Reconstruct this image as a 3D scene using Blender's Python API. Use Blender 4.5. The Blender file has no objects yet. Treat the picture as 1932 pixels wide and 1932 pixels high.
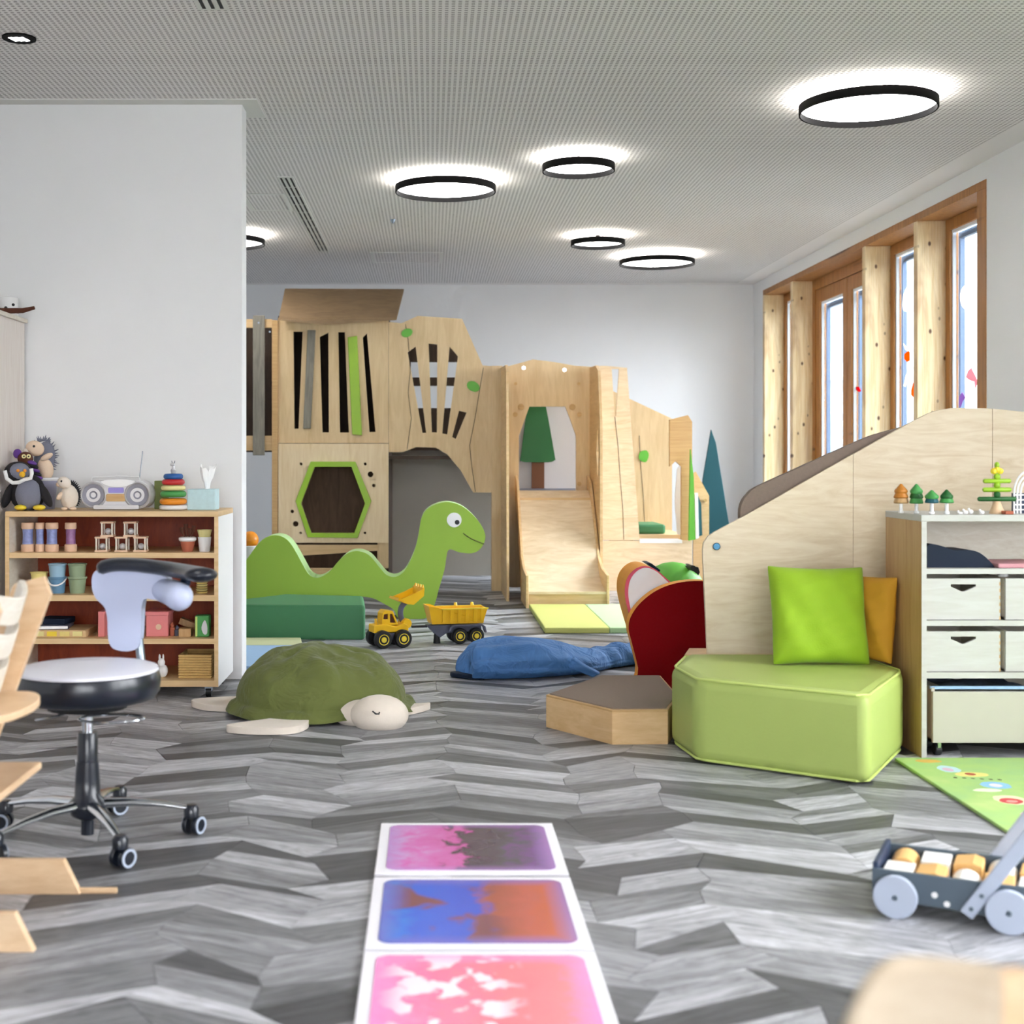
import bpy, bmesh, math, random
from mathutils import Vector, Matrix
from mathutils import noise as mnoise
from mathutils.geometry import tessellate_polygon

rnd = random.Random(7)
sc = bpy.context.scene
col = sc.collection
PI = math.pi
HC, F, VX, VY = 1.08, 2550.0, 812.0, 862.0        # eye height, focal length in px, vanishing point


def P(px, py, d):
    return Vector(((px - VX) * d / F, d, HC - (py - VY) * d / F))


def G(px, py):
    d = HC * F / (py - VY)
    return Vector(((px - VX) * d / F, d, 0.0))


# ------------------------------------------------------------------ camera
cam = bpy.data.cameras.new('camera')
cam_o = bpy.data.objects.new('camera', cam)
col.objects.link(cam_o)
cam_o.location = (0, 0, HC)
cam_o.rotation_euler = (PI / 2, 0, 0)
cam.sensor_width = 36.0
cam.lens = 36.0 * F / 1932.0
cam.shift_x = (966 - VX) / 1932.0
cam.shift_y = (VY - 966) / 1932.0
cam.clip_start, cam.clip_end = 0.05, 200
cam.dof.use_dof = True
cam.dof.focus_distance = 6.6
cam.dof.aperture_fstop = 3.2
sc.camera = cam_o

# ------------------------------------------------------------------ world, daylight, exposure
w = bpy.data.worlds.new('overcast_sky')
sc.world = w
w.use_nodes = True
wbg = w.node_tree.nodes['Background']
wbg.inputs[0].default_value = (0.93, 0.97, 1.0, 1)
wbg.inputs[1].default_value = 4.5


def daylight(name, loc, rot, sx, sy, power, colr):
    l = bpy.data.lights.new(name, 'AREA')
    l.shape = 'RECTANGLE'
    l.size, l.size_y, l.energy, l.color = sx, sy, power, colr
    o = bpy.data.objects.new(name, l)
    col.objects.link(o)
    o.location, o.rotation_euler = loc, rot
    l.spread = math.radians(100)
    return o


# daylight entering the two window walls outside the frame (openings are built below)
daylight('daylight_right_window', (3.95, 2.1, 1.75), (0, PI / 2 - 0.65, 0), 2.1, 3.8, 66, (0.94, 0.955, 1.0))
daylight('daylight_front_window', (0.2, -4.6, 1.6), (PI / 2 - 0.3, 0, 0), 4.6, 2.3, 52, (0.95, 0.96, 1.0))
daylight('daylight_play_window', (4.1, 10.4, 1.8), (0, PI / 2 - 0.45, 0), 2.1, 5.0, 230, (0.97, 0.97, 1.0))

sc.view_settings.view_transform = 'Standard'
sc.view_settings.look = 'None'
sc.view_settings.gamma = 1.0
sc.view_settings.use_curve_mapping = False
sc.view_settings.exposure = 0.38
sc.cycles.use_denoising = True
sc.cycles.use_adaptive_sampling = True
sc.cycles.adaptive_threshold = 0.15
sc.cycles.adaptive_min_samples = 8
sc.cycles.max_bounces = 6
sc.cycles.diffuse_bounces = 4
sc.cycles.glossy_bounces = 2
sc.cycles.sample_clamp_indirect = 6.0
sc.cycles.caustics_reflective = False
sc.cycles.caustics_refractive = False


# ------------------------------------------------------------------ materials
def lin(c):
    return tuple((v / 255 / 12.92) if v / 255 <= 0.04045 else ((v / 255 + 0.055) / 1.055) ** 2.4 for v in c)


def c4(c):
    return (*lin(c), 1.0)


class NT:
    def __init__(s, name):
        s.m = bpy.data.materials.new(name)
        s.m.use_nodes = True
        s.t = s.m.node_tree
        s.bsdf = s.t.nodes['Principled BSDF']
        s.out = s.t.nodes['Material Output']

    def n(s, typ, ins=None, **props):
        nd = s.t.nodes.new(typ)
        for k, v in props.items():
            setattr(nd, k, v)
        for k, v in (ins or {}).items():
            s.set(nd.inputs[k], v)
        return nd

    def set(s, sock, v):
        if isinstance(v, bpy.types.NodeSocket):
            s.t.links.new(v, sock)
        else:
            sock.default_value = v

    def math(s, op, a, b=0.0, clamp=False):
        return s.n('ShaderNodeMath', {0: a, 1: b}, operation=op, use_clamp=clamp).outputs[0]

    def mix(s, f, a, b, blend='MIX'):
        nd = s.n('ShaderNodeMix', data_type='RGBA', blend_type=blend)
        s.set(nd.inputs[0], f)
        s.set(nd.inputs[6], a)
        s.set(nd.inputs[7], b)
        return nd.outputs[2]

    def ramp(s, f, stops, interp='LINEAR'):
        nd = s.n('ShaderNodeValToRGB', {0: f})
        cr = nd.color_ramp
        cr.interpolation = interp
        while len(cr.elements) < len(stops):
            cr.elements.new(0.5)
        for e, (p, c) in zip(cr.elements, stops):
            e.position, e.color = p, c
        return nd.outputs[0]

    def co(s, kind='Object'):
        return s.n('ShaderNodeTexCoord').outputs[kind]

    def scaled(s, vec, sca, rot=(0, 0, 0), loc=(0, 0, 0)):
        return s.n('ShaderNodeMapping', {0: vec, 1: loc, 2: rot, 3: sca}).outputs[0]

    def noise(s, vec, scale, detail=3, rough=0.55, dist=0.0):
        return s.n('ShaderNodeTexNoise', {'Vector': vec, 'Scale': scale, 'Detail': detail, 'Roughness': rough,
                                          'Distortion': dist}).outputs[0]

    def bump(s, h, strength=0.2, dist=0.01):
        s.set(s.bsdf.inputs['Normal'], s.n('ShaderNodeBump', {'Height': h, 'Strength': strength, 'Distance': dist}).outputs[0])

    def fin(s, color, rough=0.5, metal=0.0, spec=0.5, coat=0.0, sheen=0.0):
        b = s.bsdf.inputs
        s.set(b['Base Color'], color)
        s.set(b['Roughness'], rough)
        b['Metallic'].default_value = metal
        b['Specular IOR Level'].default_value = spec
        b['Coat Weight'].default_value = coat
        b['Sheen Weight'].default_value = sheen
        return s.m


MATS = {}


def mat(name, c, rough=0.5, metal=0.0, var=0.05, vs=14.0, bump=0.0, bs=150.0, spec=0.5, coat=0.0, sheen=0.0, bd=0.004):
    t = NT(name)
    v = t.co()
    f = t.noise(v, vs)
    l = lin(c)
    a = (*[x * (1 - var) for x in l], 1)
    b = (*[min(1, x * (1 + var)) for x in l], 1)
    cl = t.mix(f, a, b)
    if bump:
        t.bump(t.noise(v, bs, 3, 0.55, 0.8 if bd > 0.01 else 0.0), bump, bd)
    MATS[name] = t.fin(cl, rough, metal, spec, coat, sheen)
    return MATS[name]


def wood(name, c1, c2, sca, rough=0.45, wave=3.0, coat=0.0, dist=1.2):
    """fine grain running along the smallest component of sca"""
    t = NT(name)
    v = t.scaled(t.co(), sca)
    f = t.noise(v, wave, 4, 0.6, dist)
    f2 = t.noise(v, wave * 4, 3, 0.6)
    g = t.math('ADD', t.math('MULTIPLY', f, 0.75), t.math('MULTIPLY', f2, 0.25))
    cl = t.ramp(g, [(0.3, c4(c2)), (0.62, c4(c1)), (0.8, c4(c1))])
    t.bump(g, 0.05, 0.002)
    MATS[name] = t.fin(cl, rough, 0, 0.4, coat)
    return MATS[name]


def emit(name, c, strength):
    t = NT(name)
    t.bsdf.inputs['Base Color'].default_value = c4(c)
    t.bsdf.inputs['Emission Color'].default_value = c4(c)
    t.bsdf.inputs['Emission Strength'].default_value = strength
    MATS[name] = t.m
    return t.m


def glass(name, tint=(0.93, 0.97, 1.0)):
    t = NT(name)
    tr = t.n('ShaderNodeBsdfTransparent', {0: (*tint, 1)})
    gl = t.n('ShaderNodeBsdfGlossy', {0: (1, 1, 1, 1), 'Roughness': 0.02})
    mx = t.n('ShaderNodeMixShader', {0: 0.05, 1: tr.outputs[0], 2: gl.outputs[0]})
    t.t.links.new(mx.outputs[0], t.out.inputs[0])
    MATS[name] = t.m
    return t.m


mat('wall_paint', (237, 237, 238), 0.75, var=0.012, vs=3, bump=0.04, bs=300)
mat('plain_ceiling', (222, 222, 218), 0.8, var=0.01)
mat('subfloor', (60, 60, 62), 0.8)
wood('birch_light', (236, 214, 178), (220, 192, 150), (5, 5, 0.6), 0.45)
wood('ramp_birch', (228, 213, 187), (210, 189, 157), (1.2, 1.2, 7), 0.42, 2.2, dist=2.6)
wood('cabin_back_lit', (128, 98, 74), (104, 78, 58), (6, 6, 1), 0.6)  # paler than the dark boards: light entering the hexagon is put into the colour
wood('birch', (224, 197, 155), (206, 175, 129), (5, 5, 0.6), 0.45)
wood('birch_side', (224, 192, 146), (204, 168, 118), (0.6, 0.6, 8), 0.45)
wood('pale_birch', (230, 210, 180), (210, 184, 146), (1.2, 1.2, 7), 0.42, 2.2, dist=2.6)
wood('birch_edge', (206, 170, 118), (186, 146, 94), (1, 1, 30), 0.5)
wood('drawer_birch', (192, 192, 189), (181, 179, 173), (1.0, 1, 8), 0.5)
wood('oak_side', (196, 160, 112), (172, 132, 84), (14, 14, 0.8), 0.45)
wood('step_wood', (222, 188, 140), (206, 168, 118), (2, 2, 9), 0.42)
wood('beech_chair', (226, 196, 160), (208, 172, 132), (2, 2, 9), 0.4)
wood('chair_pale', (208, 192, 168), (192, 172, 146), (3, 3, 12), 0.5)
wood('cabinet_white', (240, 232, 226), (228, 216, 208), (14, 14, 1), 0.5)
wood('whitewash', (232, 226, 214), (216, 206, 190), (3, 3, 12), 0.5)
wood('mahogany', (156, 60, 16), (120, 40, 6), (6, 6, 1.5), 0.5)
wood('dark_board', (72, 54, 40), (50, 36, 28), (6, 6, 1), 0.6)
wood('roof_board', (150, 124, 92), (128, 104, 76), (1.5, 1.5, 6), 0.6)
wood('grey_slat', (140, 134, 122), (112, 106, 96), (10, 10, 1), 0.6)
mat('lime_lacquer', (150, 190, 40), 0.4)
mat('dino_green', (148, 184, 60), 0.55, var=0.04, vs=4)
mat('dino_edge', (186, 222, 156), 0.55, var=0.04, vs=4)
mat('foam_dark_green', (64, 128, 84), 0.55, bump=0.1)
mat('foam_lime', (168, 186, 100), 0.5, bump=0.12, bs=90, var=0.04, vs=5)
mat('foam_lime_piping', (196, 214, 120), 0.5)
mat('mat_lime', (205, 208, 120), 0.5, var=0.03)
mat('mat_mint', (190, 220, 170), 0.5, var=0.03)
mat('mat_blue', (160, 195, 232), 0.55)
mat('mat_cream', (215, 218, 170), 0.55)
mat('shell_green', (94, 102, 46), 0.85, var=0.2, vs=6, bump=0.8, bs=8, sheen=0.1, bd=0.03)
mat('plush_cream', (226, 214, 200), 0.95, var=0.05, vs=40, bump=0.4, bs=300, sheen=0.2)
mat('plush_grey', (120, 122, 138), 0.95, bump=0.4, bs=260)
mat('plush_black', (28, 26, 30), 0.9, bump=0.4, bs=260)
mat('plush_brown', (92, 52, 36), 0.95, bump=0.4, bs=260)
mat('plush_purple', (98, 60, 140), 0.9, bump=0.4, bs=260)
mat('plush_white', (236, 236, 236), 0.9, bump=0.3, bs=260)
mat('plush_peach', (234, 208, 182), 0.95, bump=0.4, bs=260)
mat('whale_blue', (70, 118, 176), 0.75, var=0.25, vs=7, bump=0.9, bs=9, bd=0.035)
mat('navy', (14, 28, 48), 0.6, spec=0.25)
mat('tree_orange', (190, 120, 34), 0.45)
mat('black_rubber', (20, 21, 24), 0.5, bump=0.05)
mat('black_vinyl', (20, 26, 38), 0.28, coat=0.2)
mat('white_vinyl', (182, 190, 216), 0.34, var=0.02)
mat('seat_white', (226, 226, 236), 0.3, var=0.02)
mat('chrome', (205, 210, 216), 0.16, 1.0, var=0.01)
mat('steel', (150, 160, 172), 0.32, 0.9)
mat('bolt_blue', (46, 88, 112), 0.3, 0.7)
mat('lamp_ring', (15, 14, 14), 0.7, spec=0.1)
mat('cushion_lime', (140, 176, 24), 0.8, var=0.06, vs=6, bump=0.25, bs=160, sheen=0.1)
mat('cushion_ochre', (196, 142, 32), 0.8, var=0.08, vs=8, bump=0.25, bs=160)
mat('heart_red', (128, 4, 14), 0.9, var=0.03, spec=0.15)
mat('heart_orange', (238, 158, 34), 0.55)
mat('heart_white', (240, 238, 242), 0.6)
mat('heart_pink', (222, 86, 110), 0.6)
mat('toy_yellow', (242, 190, 24), 0.38)
mat('toy_yellow_pale', (236, 210, 60), 0.4)
mat('toy_grey', (84, 88, 106), 0.45)
mat('tree_green', (20, 92, 34), 0.5, var=0.12, vs=5)
mat('tree_trunk', (104, 56, 16), 0.55)
mat('teal', (14, 82, 92), 0.6, var=0.08, vs=3)
mat('leaf_green', (96, 176, 56), 0.5)
mat('grey_board', (176, 170, 160), 0.6, var=0.03)
mat('tree_back', (200, 192, 188), 0.5, var=0.05, vs=4)
mat('carpet_taupe', (132, 116, 104), 0.95, var=0.12, vs=90, bump=0.4, bs=400)
mat('white_paint', (238, 238, 238), 0.45, var=0.01)
mat('white_tile', (236, 234, 240), 0.4, var=0.01)
mat('orange_paint', (226, 140, 30), 0.4)
mat('red_paint', (188, 36, 40), 0.4)
mat('blue_paint', (34, 92, 160), 0.4)
mat('green_paint', (70, 150, 76), 0.4)
mat('cream_paint', (226, 216, 150), 0.45)
mat('olive_box', (110, 122, 62), 0.6)
mat('pink_box', (220, 128, 128), 0.55, var=0.05, vs=40)
mat('sky_box', (186, 214, 220), 0.55, var=0.12, vs=50)
mat('silver_plastic', (206, 204, 206), 0.32, 0.3)
mat('speaker_grey', (140, 140, 152), 0.5, 0.2, bump=0.2, bs=500)
mat('lcd', (150, 140, 215), 0.25)
mat('terracotta', (176, 98, 72), 0.8)
mat('bucket_blue', (98, 140, 172), 0.45)
mat('bucket_pale_blue', (150, 184, 206), 0.45)
mat('bucket_green', (142, 160, 128), 0.45)
mat('bucket_yellow', (224, 206, 128), 0.5, var=0.12, vs=30)
mat('bucket_lavender', (156, 156, 178), 0.5)
mat('wicker', (206, 170, 106), 0.8, var=0.2, vs=60, bump=0.6, bs=120)
mat('rattle_blue', (130, 140, 190), 0.35, var=0.45, vs=60)
mat('rattle_purple', (140, 96, 140), 0.35, var=0.45, vs=60)
mat('rattle_wood', (226, 190, 160), 0.5)
mat('cart_slate', (78, 92, 104), 0.5, var=0.04)
mat('cart_grey', (176, 186, 204), 0.5, var=0.02)
mat('cart_dark', (34, 50, 78), 0.5)
mat('block_white', (236, 236, 232), 0.5, var=0.05, vs=30)
mat('block_orange', (228, 180, 112), 0.5, var=0.05, vs=30)
mat('paper_white', (250, 250, 250), 0.8)
mat('paper_orange', (214, 116, 20), 0.8)
mat('paper_red', (206, 24, 44), 0.8)
mat('paper_pink', (206, 150, 156), 0.8)
mat('paper_purple', (150, 120, 170), 0.8)
mat('paper_yellow', (222, 214, 60), 0.8)
mat('aluminium_blue', (92, 110, 136), 0.4, 0.3)
mat('seal_white', (232, 238, 246), 0.5)
mat('textile', (70, 78, 96), 0.9, var=0.7, vs=70)
mat('crate_birch', (184, 180, 167), 0.5, var=0.03)
mat('facade_pale', (232, 238, 242), 0.8)
mat('facade_window', (188, 202, 214), 0.3)
mat('ground_pale', (150, 150, 145), 0.9)
mat('skirt_dark', (30, 30, 32), 0.7)
emit('lamp_white', (255, 253, 252), 8.0)
emit('lamp_up', (255, 252, 244), 20.0)
glass('pane_glass')


def _paper(name, c):
    t = NT(name)
    cl = t.mix(t.noise(t.co(), 30), (*[x * 0.94 for x in lin(c)], 1), c4(c))
    df = t.n('ShaderNodeBsdfDiffuse', {0: cl})
    tl = t.n('ShaderNodeBsdfTranslucent', {0: cl})
    mx = t.n('ShaderNodeMixShader', {0: 0.55, 1: df.outputs[0], 2: tl.outputs[0]})
    t.t.links.new(mx.outputs[0], t.out.inputs[0])
    MATS[name] = t.m


for _n, _c in (('white', (250, 250, 250)), ('orange', (214, 116, 20)), ('red', (206, 24, 44)), ('pink', (206, 150, 156)), ('purple', (150, 120, 170)), ('yellow', (222, 214, 60))):
    _paper('thin_paper_' + _n, _c)


def _timber(name, c1, c2):
    t = NT(name)
    o = t.co()
    g = t.noise(t.scaled(o, (14, 14, 0.7)), 3, 4, 0.6, 1.0)
    base = t.ramp(g, [(0.3, c4(c2)), (0.62, c4(c1))])
    lo_ = t.noise(t.scaled(o, (6, 0.5, 1.1)), 1.0, 3, 0.6, 1.0)
    base = t.mix(t.ramp(lo_, [(0.45, (0, 0, 0, 1)), (0.75, (0.75, 0.75, 0.75, 1))]), base, c4((166, 122, 84)))
    vor = t.n('ShaderNodeTexVoronoi', {'Vector': t.scaled(o, (13, 0.4, 8)), 'Scale': 1.0, 'Randomness': 1.0})
    k = t.ramp(vor.outputs['Distance'], [(0.08, (1, 1, 1, 1)), (0.17, (0, 0, 0, 1))])
    cl = t.mix(k, base, c4((96, 60, 34)))
    MATS[name] = t.fin(cl, 0.5)


_timber('timber_pale', (240, 218, 176), (222, 190, 136))
_timber('timber_brown', (178, 122, 62), (146, 94, 44))


def _ceiling():
    t = NT('perforated_ceiling')
    s = t.n('ShaderNodeSeparateXYZ', {0: t.n('ShaderNodeNewGeometry').outputs['Position']})

    def inside(v):
        fr = t.math('FRACT', t.math('MULTIPLY', v, 1 / 0.025))
        return t.math('LESS_THAN', t.math('ABSOLUTE', t.math('SUBTRACT', fr, 0.5)), 0.26)
    hole = t.math('MULTIPLY', inside(s.outputs[0]), inside(s.outputs[1]))
    edge = t.math('MULTIPLY', t.math('LESS_THAN', s.outputs[0], 3.02), t.math('LESS_THAN', s.outputs[1], 13.3))
    hole = t.math('MULTIPLY', hole, edge)
    cl = t.mix(hole, c4((234, 231, 230)), c4((162, 158, 157)))
    MATS['perforated_ceiling'] = t.fin(cl, 0.85, 0, 0.2)


_ceiling()


def _plank(name, sign, attr):
    t = NT(name)
    pos = t.n('ShaderNodeNewGeometry').outputs['Position']
    v = t.scaled(pos, (1, 1, 1), (0, 0, -sign * math.radians(28)))
    tone = t.n('ShaderNodeAttribute', attribute_name='tone').outputs[0] if attr else t.n('ShaderNodeObjectInfo').outputs['Color']
    off = t.math('MULTIPLY', tone, 37.0)
    add = t.n('ShaderNodeVectorMath', {0: v, 1: t.n('ShaderNodeCombineXYZ', {0: off, 1: off, 2: 0.0}).outputs[0]}, operation='ADD').outputs[0]
    g = t.noise(t.scaled(add, (2.6, 38, 1)), 1.0, 6, 0.66, 1.6)
    g2 = t.noise(t.scaled(add, (4.5, 13, 1)), 1.0, 5, 0.65, 2.8)
    m = t.math('ADD', t.math('MULTIPLY', g, 1.1), t.math('MULTIPLY', g2, 0.7))
    m = t.math('SUBTRACT', m, 0.9)
    fac = t.math('ADD', 1.0, t.math('MULTIPLY', m, 2.1))
    cl = t.n('ShaderNodeVectorMath', {0: tone, 1: t.n('ShaderNodeCombineXYZ', {0: fac, 1: fac, 2: fac}).outputs[0]}, operation='MULTIPLY').outputs[0]
    t.bump(g, 0.08, 0.002)
    MATS[name] = t.fin(cl, t.math('ADD', 0.36, t.math('MULTIPLY', g2, 0.2)), 0, 0.4)


for sg in (1, -1):
    _plank(f'plank_{sg}', sg, False)
    _plank(f'plank_field_{sg}', sg, True)


def _liquid(name, stops, blobs, edge, nscale, namt):
    """coloured gel under a clear cover: colour runs along x, ragged by noise, paler rim"""
    t = NT(name)
    o = t.co()
    s = t.n('ShaderNodeSeparateXYZ', {0: o})
    n1 = t.noise(o, nscale, 5, 0.65, 0.6)
    n2 = t.noise(o, nscale * 0.45, 3, 0.5, 0.3)
    x = t.math('ADD', t.math('ADD', t.math('MULTIPLY', s.outputs[0], 2.0), 0.5), t.math('MULTIPLY', t.math('SUBTRACT', n1, 0.5), namt))
    cl = t.ramp(x, [(p, c4(c)) for p, c in stops])
    for lo, hi, c in blobs:
        k = t.ramp(n2, [(lo, (0, 0, 0, 1)), (hi, (1, 1, 1, 1))])
        side = t.ramp(t.math('ADD', t.math('MULTIPLY', s.outputs[0], 2.0), 0.5), [(0.04, (0, 0, 0, 1)), (0.2, (1, 1, 1, 1)), (0.55, (1, 1, 1, 1)), (0.68, (0, 0, 0, 1))])
        cl = t.mix(t.math('MULTIPLY', k, side), cl, c4(c))
    d = t.math('MAXIMUM', t.math('ABSOLUTE', s.outputs[0]), t.math('ABSOLUTE', s.outputs[1]))
    k = t.ramp(t.math('MULTIPLY', d, 4.0), [(0.68, (0, 0, 0, 1)), (0.9, (1, 1, 1, 1))])
    cl = t.mix(t.math('MULTIPLY', k, 0.75), cl, c4(edge))
    MATS[name] = t.fin(cl, 0.25, 0, 0.4)


_liquid('gel_purple', [(0.0, (196, 160, 214)), (0.25, (206, 110, 180)), (0.42, (202, 96, 164)), (0.47, (84, 62, 78)), (0.7, (88, 80, 88)), (0.95, (120, 76, 140))],
        [], (176, 132, 200), 15, 0.75)
_liquid('gel_blue', [(0.0, (52, 140, 220)), (0.2, (56, 96, 208)), (0.5, (66, 84, 196)), (0.58, (160, 84, 66)), (0.75, (184, 92, 74)), (1.0, (196, 92, 50))],
        [(0.52, 0.58, (124, 72, 80))], (120, 110, 190), 11, 0.32)
_liquid('gel_pink', [(0.0, (232, 150, 205)), (0.3, (242, 110, 150)), (0.6, (240, 122, 132)), (0.8, (242, 130, 136)), (1.0, (240, 130, 190))],
        [(0.51, 0.55, (238, 222, 232))], (238, 140, 200), 30, 0.3)


def _rug():
    t = NT('rug_print')
    o = t.co()
    s = t.n('ShaderNodeSeparateXYZ', {0: o})
    n = t.noise(o, 5, 3)
    cl = t.ramp(n, [(0.35, c4((158, 196, 128))), (0.55, c4((168, 202, 122))), (0.7, c4((184, 206, 130)))])
    w_ = t.noise(o, 22, 3)
    spots = [(0.10, 2.15, 0.05, 0.03, (220, 180, 90)), (0.125, 2.03, 0.042, 0.06, (186, 218, 226)), (0.12, 2.02, 0.02, 0.03, (214, 180, 204)), (0.17, 1.95, 0.065, 0.04, (226, 216, 130)),
             (0.17, 1.955, 0.02, 0.02, (176, 86, 60)), (0.19, 1.80, 0.055, 0.05, (140, 190, 226)), (0.19, 1.80, 0.022, 0.025, (226, 216, 240)), (0.135, 1.735, 0.05, 0.025, (230, 238, 206)),
             (0.16, 1.615, 0.055, 0.065, (232, 226, 184)), (0.155, 1.60, 0.04, 0.04, (200, 74, 76)), (0.155, 1.595, 0.02, 0.016, (236, 160, 150)), (0.14, 1.43, 0.035, 0.04, (222, 186, 200)),
             (0.42, 1.9, 0.09, 0.09, (190, 220, 226)), (0.5, 1.5, 0.1, 0.08, (232, 206, 140)), (0.7, 1.8, 0.09, 0.09, (206, 120, 110))]
    spots += [(0.10 + 0.027 * i, 1.905 - 0.006 * i, 0.008, 0.010, (92, 96, 60)) for i in range(6)]
    for x, y, rx, ry, c in spots:
        dx = t.math('DIVIDE', t.math('SUBTRACT', s.outputs[0], x), rx)
        dy = t.math('DIVIDE', t.math('SUBTRACT', s.outputs[1], y), ry)
        r = t.math('ADD', t.math('MULTIPLY', dx, dx), t.math('MULTIPLY', dy, dy))
        r = t.math('ADD', r, t.math('MULTIPLY', t.math('SUBTRACT', w_, 0.5), 0.9))
        cl = t.mix(t.math('LESS_THAN', r, 0.8), cl, c4(c))
    t.bump(t.noise(o, 400, 2), 0.4, 0.004)
    MATS['rug_print'] = t.fin(cl, 0.95)


_rug()


# ------------------------------------------------------------------ geometry helpers
WM = {}           # object -> world matrix


class B:
    def __init__(s):
        s.bm = bmesh.new()

    def _face(s, vs):
        try:
            s.bm.faces.new(vs)
        except ValueError:
            pass

    def box(s, lo, hi, M=None):
        v = [Vector((x, y, z)) for x in (lo[0], hi[0]) for y in (lo[1], hi[1]) for z in (lo[2], hi[2])]
        if M is not None:
            v = [M @ p for p in v]
        v = [s.bm.verts.new(p) for p in v]
        for f in ((0, 1, 3, 2), (4, 6, 7, 5), (0, 4, 5, 1), (2, 3, 7, 6), (0, 2, 6, 4), (1, 5, 7, 3)):
            s._face([v[i] for i in f])
        return s

    def cbox(s, c, size, rz=0.0, rx=0.0, ry=0.0):
        M = Matrix.Translation(c) @ Matrix.Rotation(rz, 4, 'Z') @ Matrix.Rotation(ry, 4, 'Y') @ Matrix.Rotation(rx, 4, 'X')
        h = Vector(size) / 2
        return s.box(-h, h, M)

    def loft(s, rings, cap=True, closed=False):
        vr = [[s.bm.verts.new(p) for p in r] for r in rings]
        n = len(vr[0])
        m = len(vr)
        for i in range(m if closed else m - 1):
            a, b = vr[i], vr[(i + 1) % m]
            for j in range(n):
                s._face([a[j], a[(j + 1) % n], b[(j + 1) % n], b[j]])
        if cap and not closed:
            s._face(vr[0][::-1])
            s._face(vr[-1])
        return s

    def cyl(s, a, b, r0, r1=None, n=20):
        a, b = Vector(a), Vector(b)
        r1 = r0 if r1 is None else r1
        q = (b - a).to_track_quat('Z', 'Y').to_matrix()
        ring = lambda c, r: [c + q @ Vector((r * math.cos(2 * PI * i / n), r * math.sin(2 * PI * i / n), 0)) for i in range(n)]
        return s.loft([ring(a, max(r0, 1e-4)), ring(b, max(r1, 1e-4))])

    def lathe(s, prof, c=(0, 0, 0), n=24, M=None, closed=False):
        c = Vector(c)
        rings = []
        for r, z in prof:
            r = max(r, 1e-4)
            rg = [Vector((r * math.cos(2 * PI * i / n), r * math.sin(2 * PI * i / n), z)) for i in range(n)]
            if M is not None:
                rg = [M @ p for p in rg]
            rings.append([c + p for p in rg])
        return s.loft(rings, closed=closed)

    def ball(s, c, rad, n=16, m=10, rz=0.0, ry=0.0, rx=0.0):
        if not hasattr(rad, '__len__'):
            rad = (rad,) * 3
        M = Matrix.Translation(c) @ Matrix.Rotation(rz, 4, 'Z') @ Matrix.Rotation(ry, 4, 'Y') @ Matrix.Rotation(rx, 4, 'X')
        rings = []
        for k in range(m + 1):
            a = -PI / 2 + PI * k / m
            cr = max(math.cos(a), 0.004)
            rings.append([M @ Vector((rad[0] * cr * math.cos(2 * PI * i / n), rad[1] * cr * math.sin(2 * PI * i / n), rad[2] * math.sin(a))) for i in range(n)])
        return s.loft(rings)

    def tube(s, path, r, n=8, closed=False):
        path = [Vector(p) for p in path]
        rings = []
        m = len(path)
        up = None
        for i, p in enumerate(path):
            a = path[(i - 1) % m] if (closed or i > 0) else p
            b = path[(i + 1) % m] if (closed or i < m - 1) else p
            d = (b - a).normalized()
            if up is None:
                up = Vector((0, 0, 1)) if abs(d.z) < 0.9 else Vector((1, 0, 0))
            x = d.cross(up).normalized()
            up = x.cross(d).normalized()
            rr = r[i] if hasattr(r, '__len__') else r
            rings.append([p + x * rr * math.cos(2 * PI * k / n) + up * rr * math.sin(2 * PI * k / n) for k in range(n)])
        return s.loft(rings, closed=closed)

    def plate(s, loops, vec):
        """flat outline (first loop) with holes (others), extruded by vec"""
        vec = Vector(vec)
        loops = [[Vector(p) for p in l] for l in loops]
        flat = [p for l in loops for p in l]
        a = [s.bm.verts.new(p) for p in flat]
        b = [s.bm.verts.new(p + vec) for p in flat]
        for t in tessellate_polygon(loops):
            s._face([a[i] for i in t])
            s._face([b[i] for i in t][::-1])
        k = 0
        for l in loops:
            n = len(l)
            for i in range(n):
                j = (i + 1) % n
                s._face([a[k + i], a[k + j], b[k + j], b[k + i]])
            k += n
        return s

    def ppx(s, loops, d, th):
        """plate facing the viewer at distance d, outline given in picture units, thickness th"""
        return s.plate([[P(x, y, d) for x, y in l] for l in loops], (0, th, 0))

    def grid(s, fn, nu, nv):
        vs = [[s.bm.verts.new(fn(i / nu, j / nv)) for j in range(nv + 1)] for i in range(nu + 1)]
        for i in range(nu):
            for j in range(nv):
                s._face([vs[i][j], vs[i + 1][j], vs[i + 1][j + 1], vs[i][j + 1]])
        return s

    def obj(s, name, material, parent=None, smooth=False, bevel=0.0, seg=2, sub=0, label=None, local=False, weld=False):
        bm = s.bm
        if weld:
            bmesh.ops.remove_doubles(bm, verts=bm.verts[:], dist=1e-5)
        bmesh.ops.recalc_face_normals(bm, faces=bm.faces[:])
        me = bpy.data.meshes.new(name)
        o = bpy.data.objects.new(name, me)
        col.objects.link(o)
        if parent is not None:
            o.parent = parent
            WM[o] = WM[parent]
            if not local:
                bm.transform(WM[parent].inverted())
        else:
            xs = [v.co for v in bm.verts]
            org = Vector(((min(p.x for p in xs) + max(p.x for p in xs)) / 2, (min(p.y for p in xs) + max(p.y for p in xs)) / 2, min(p.z for p in xs)))
            bm.transform(Matrix.Translation(-org))
            o.location = org
            WM[o] = Matrix.Translation(org)
        if smooth:
            for f in bm.faces:
                f.smooth = True
        bm.to_mesh(me)
        bm.free()
        if smooth:
            me.set_sharp_from_angle(angle=math.radians(42))
        me.materials.append(MATS[material])
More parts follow.
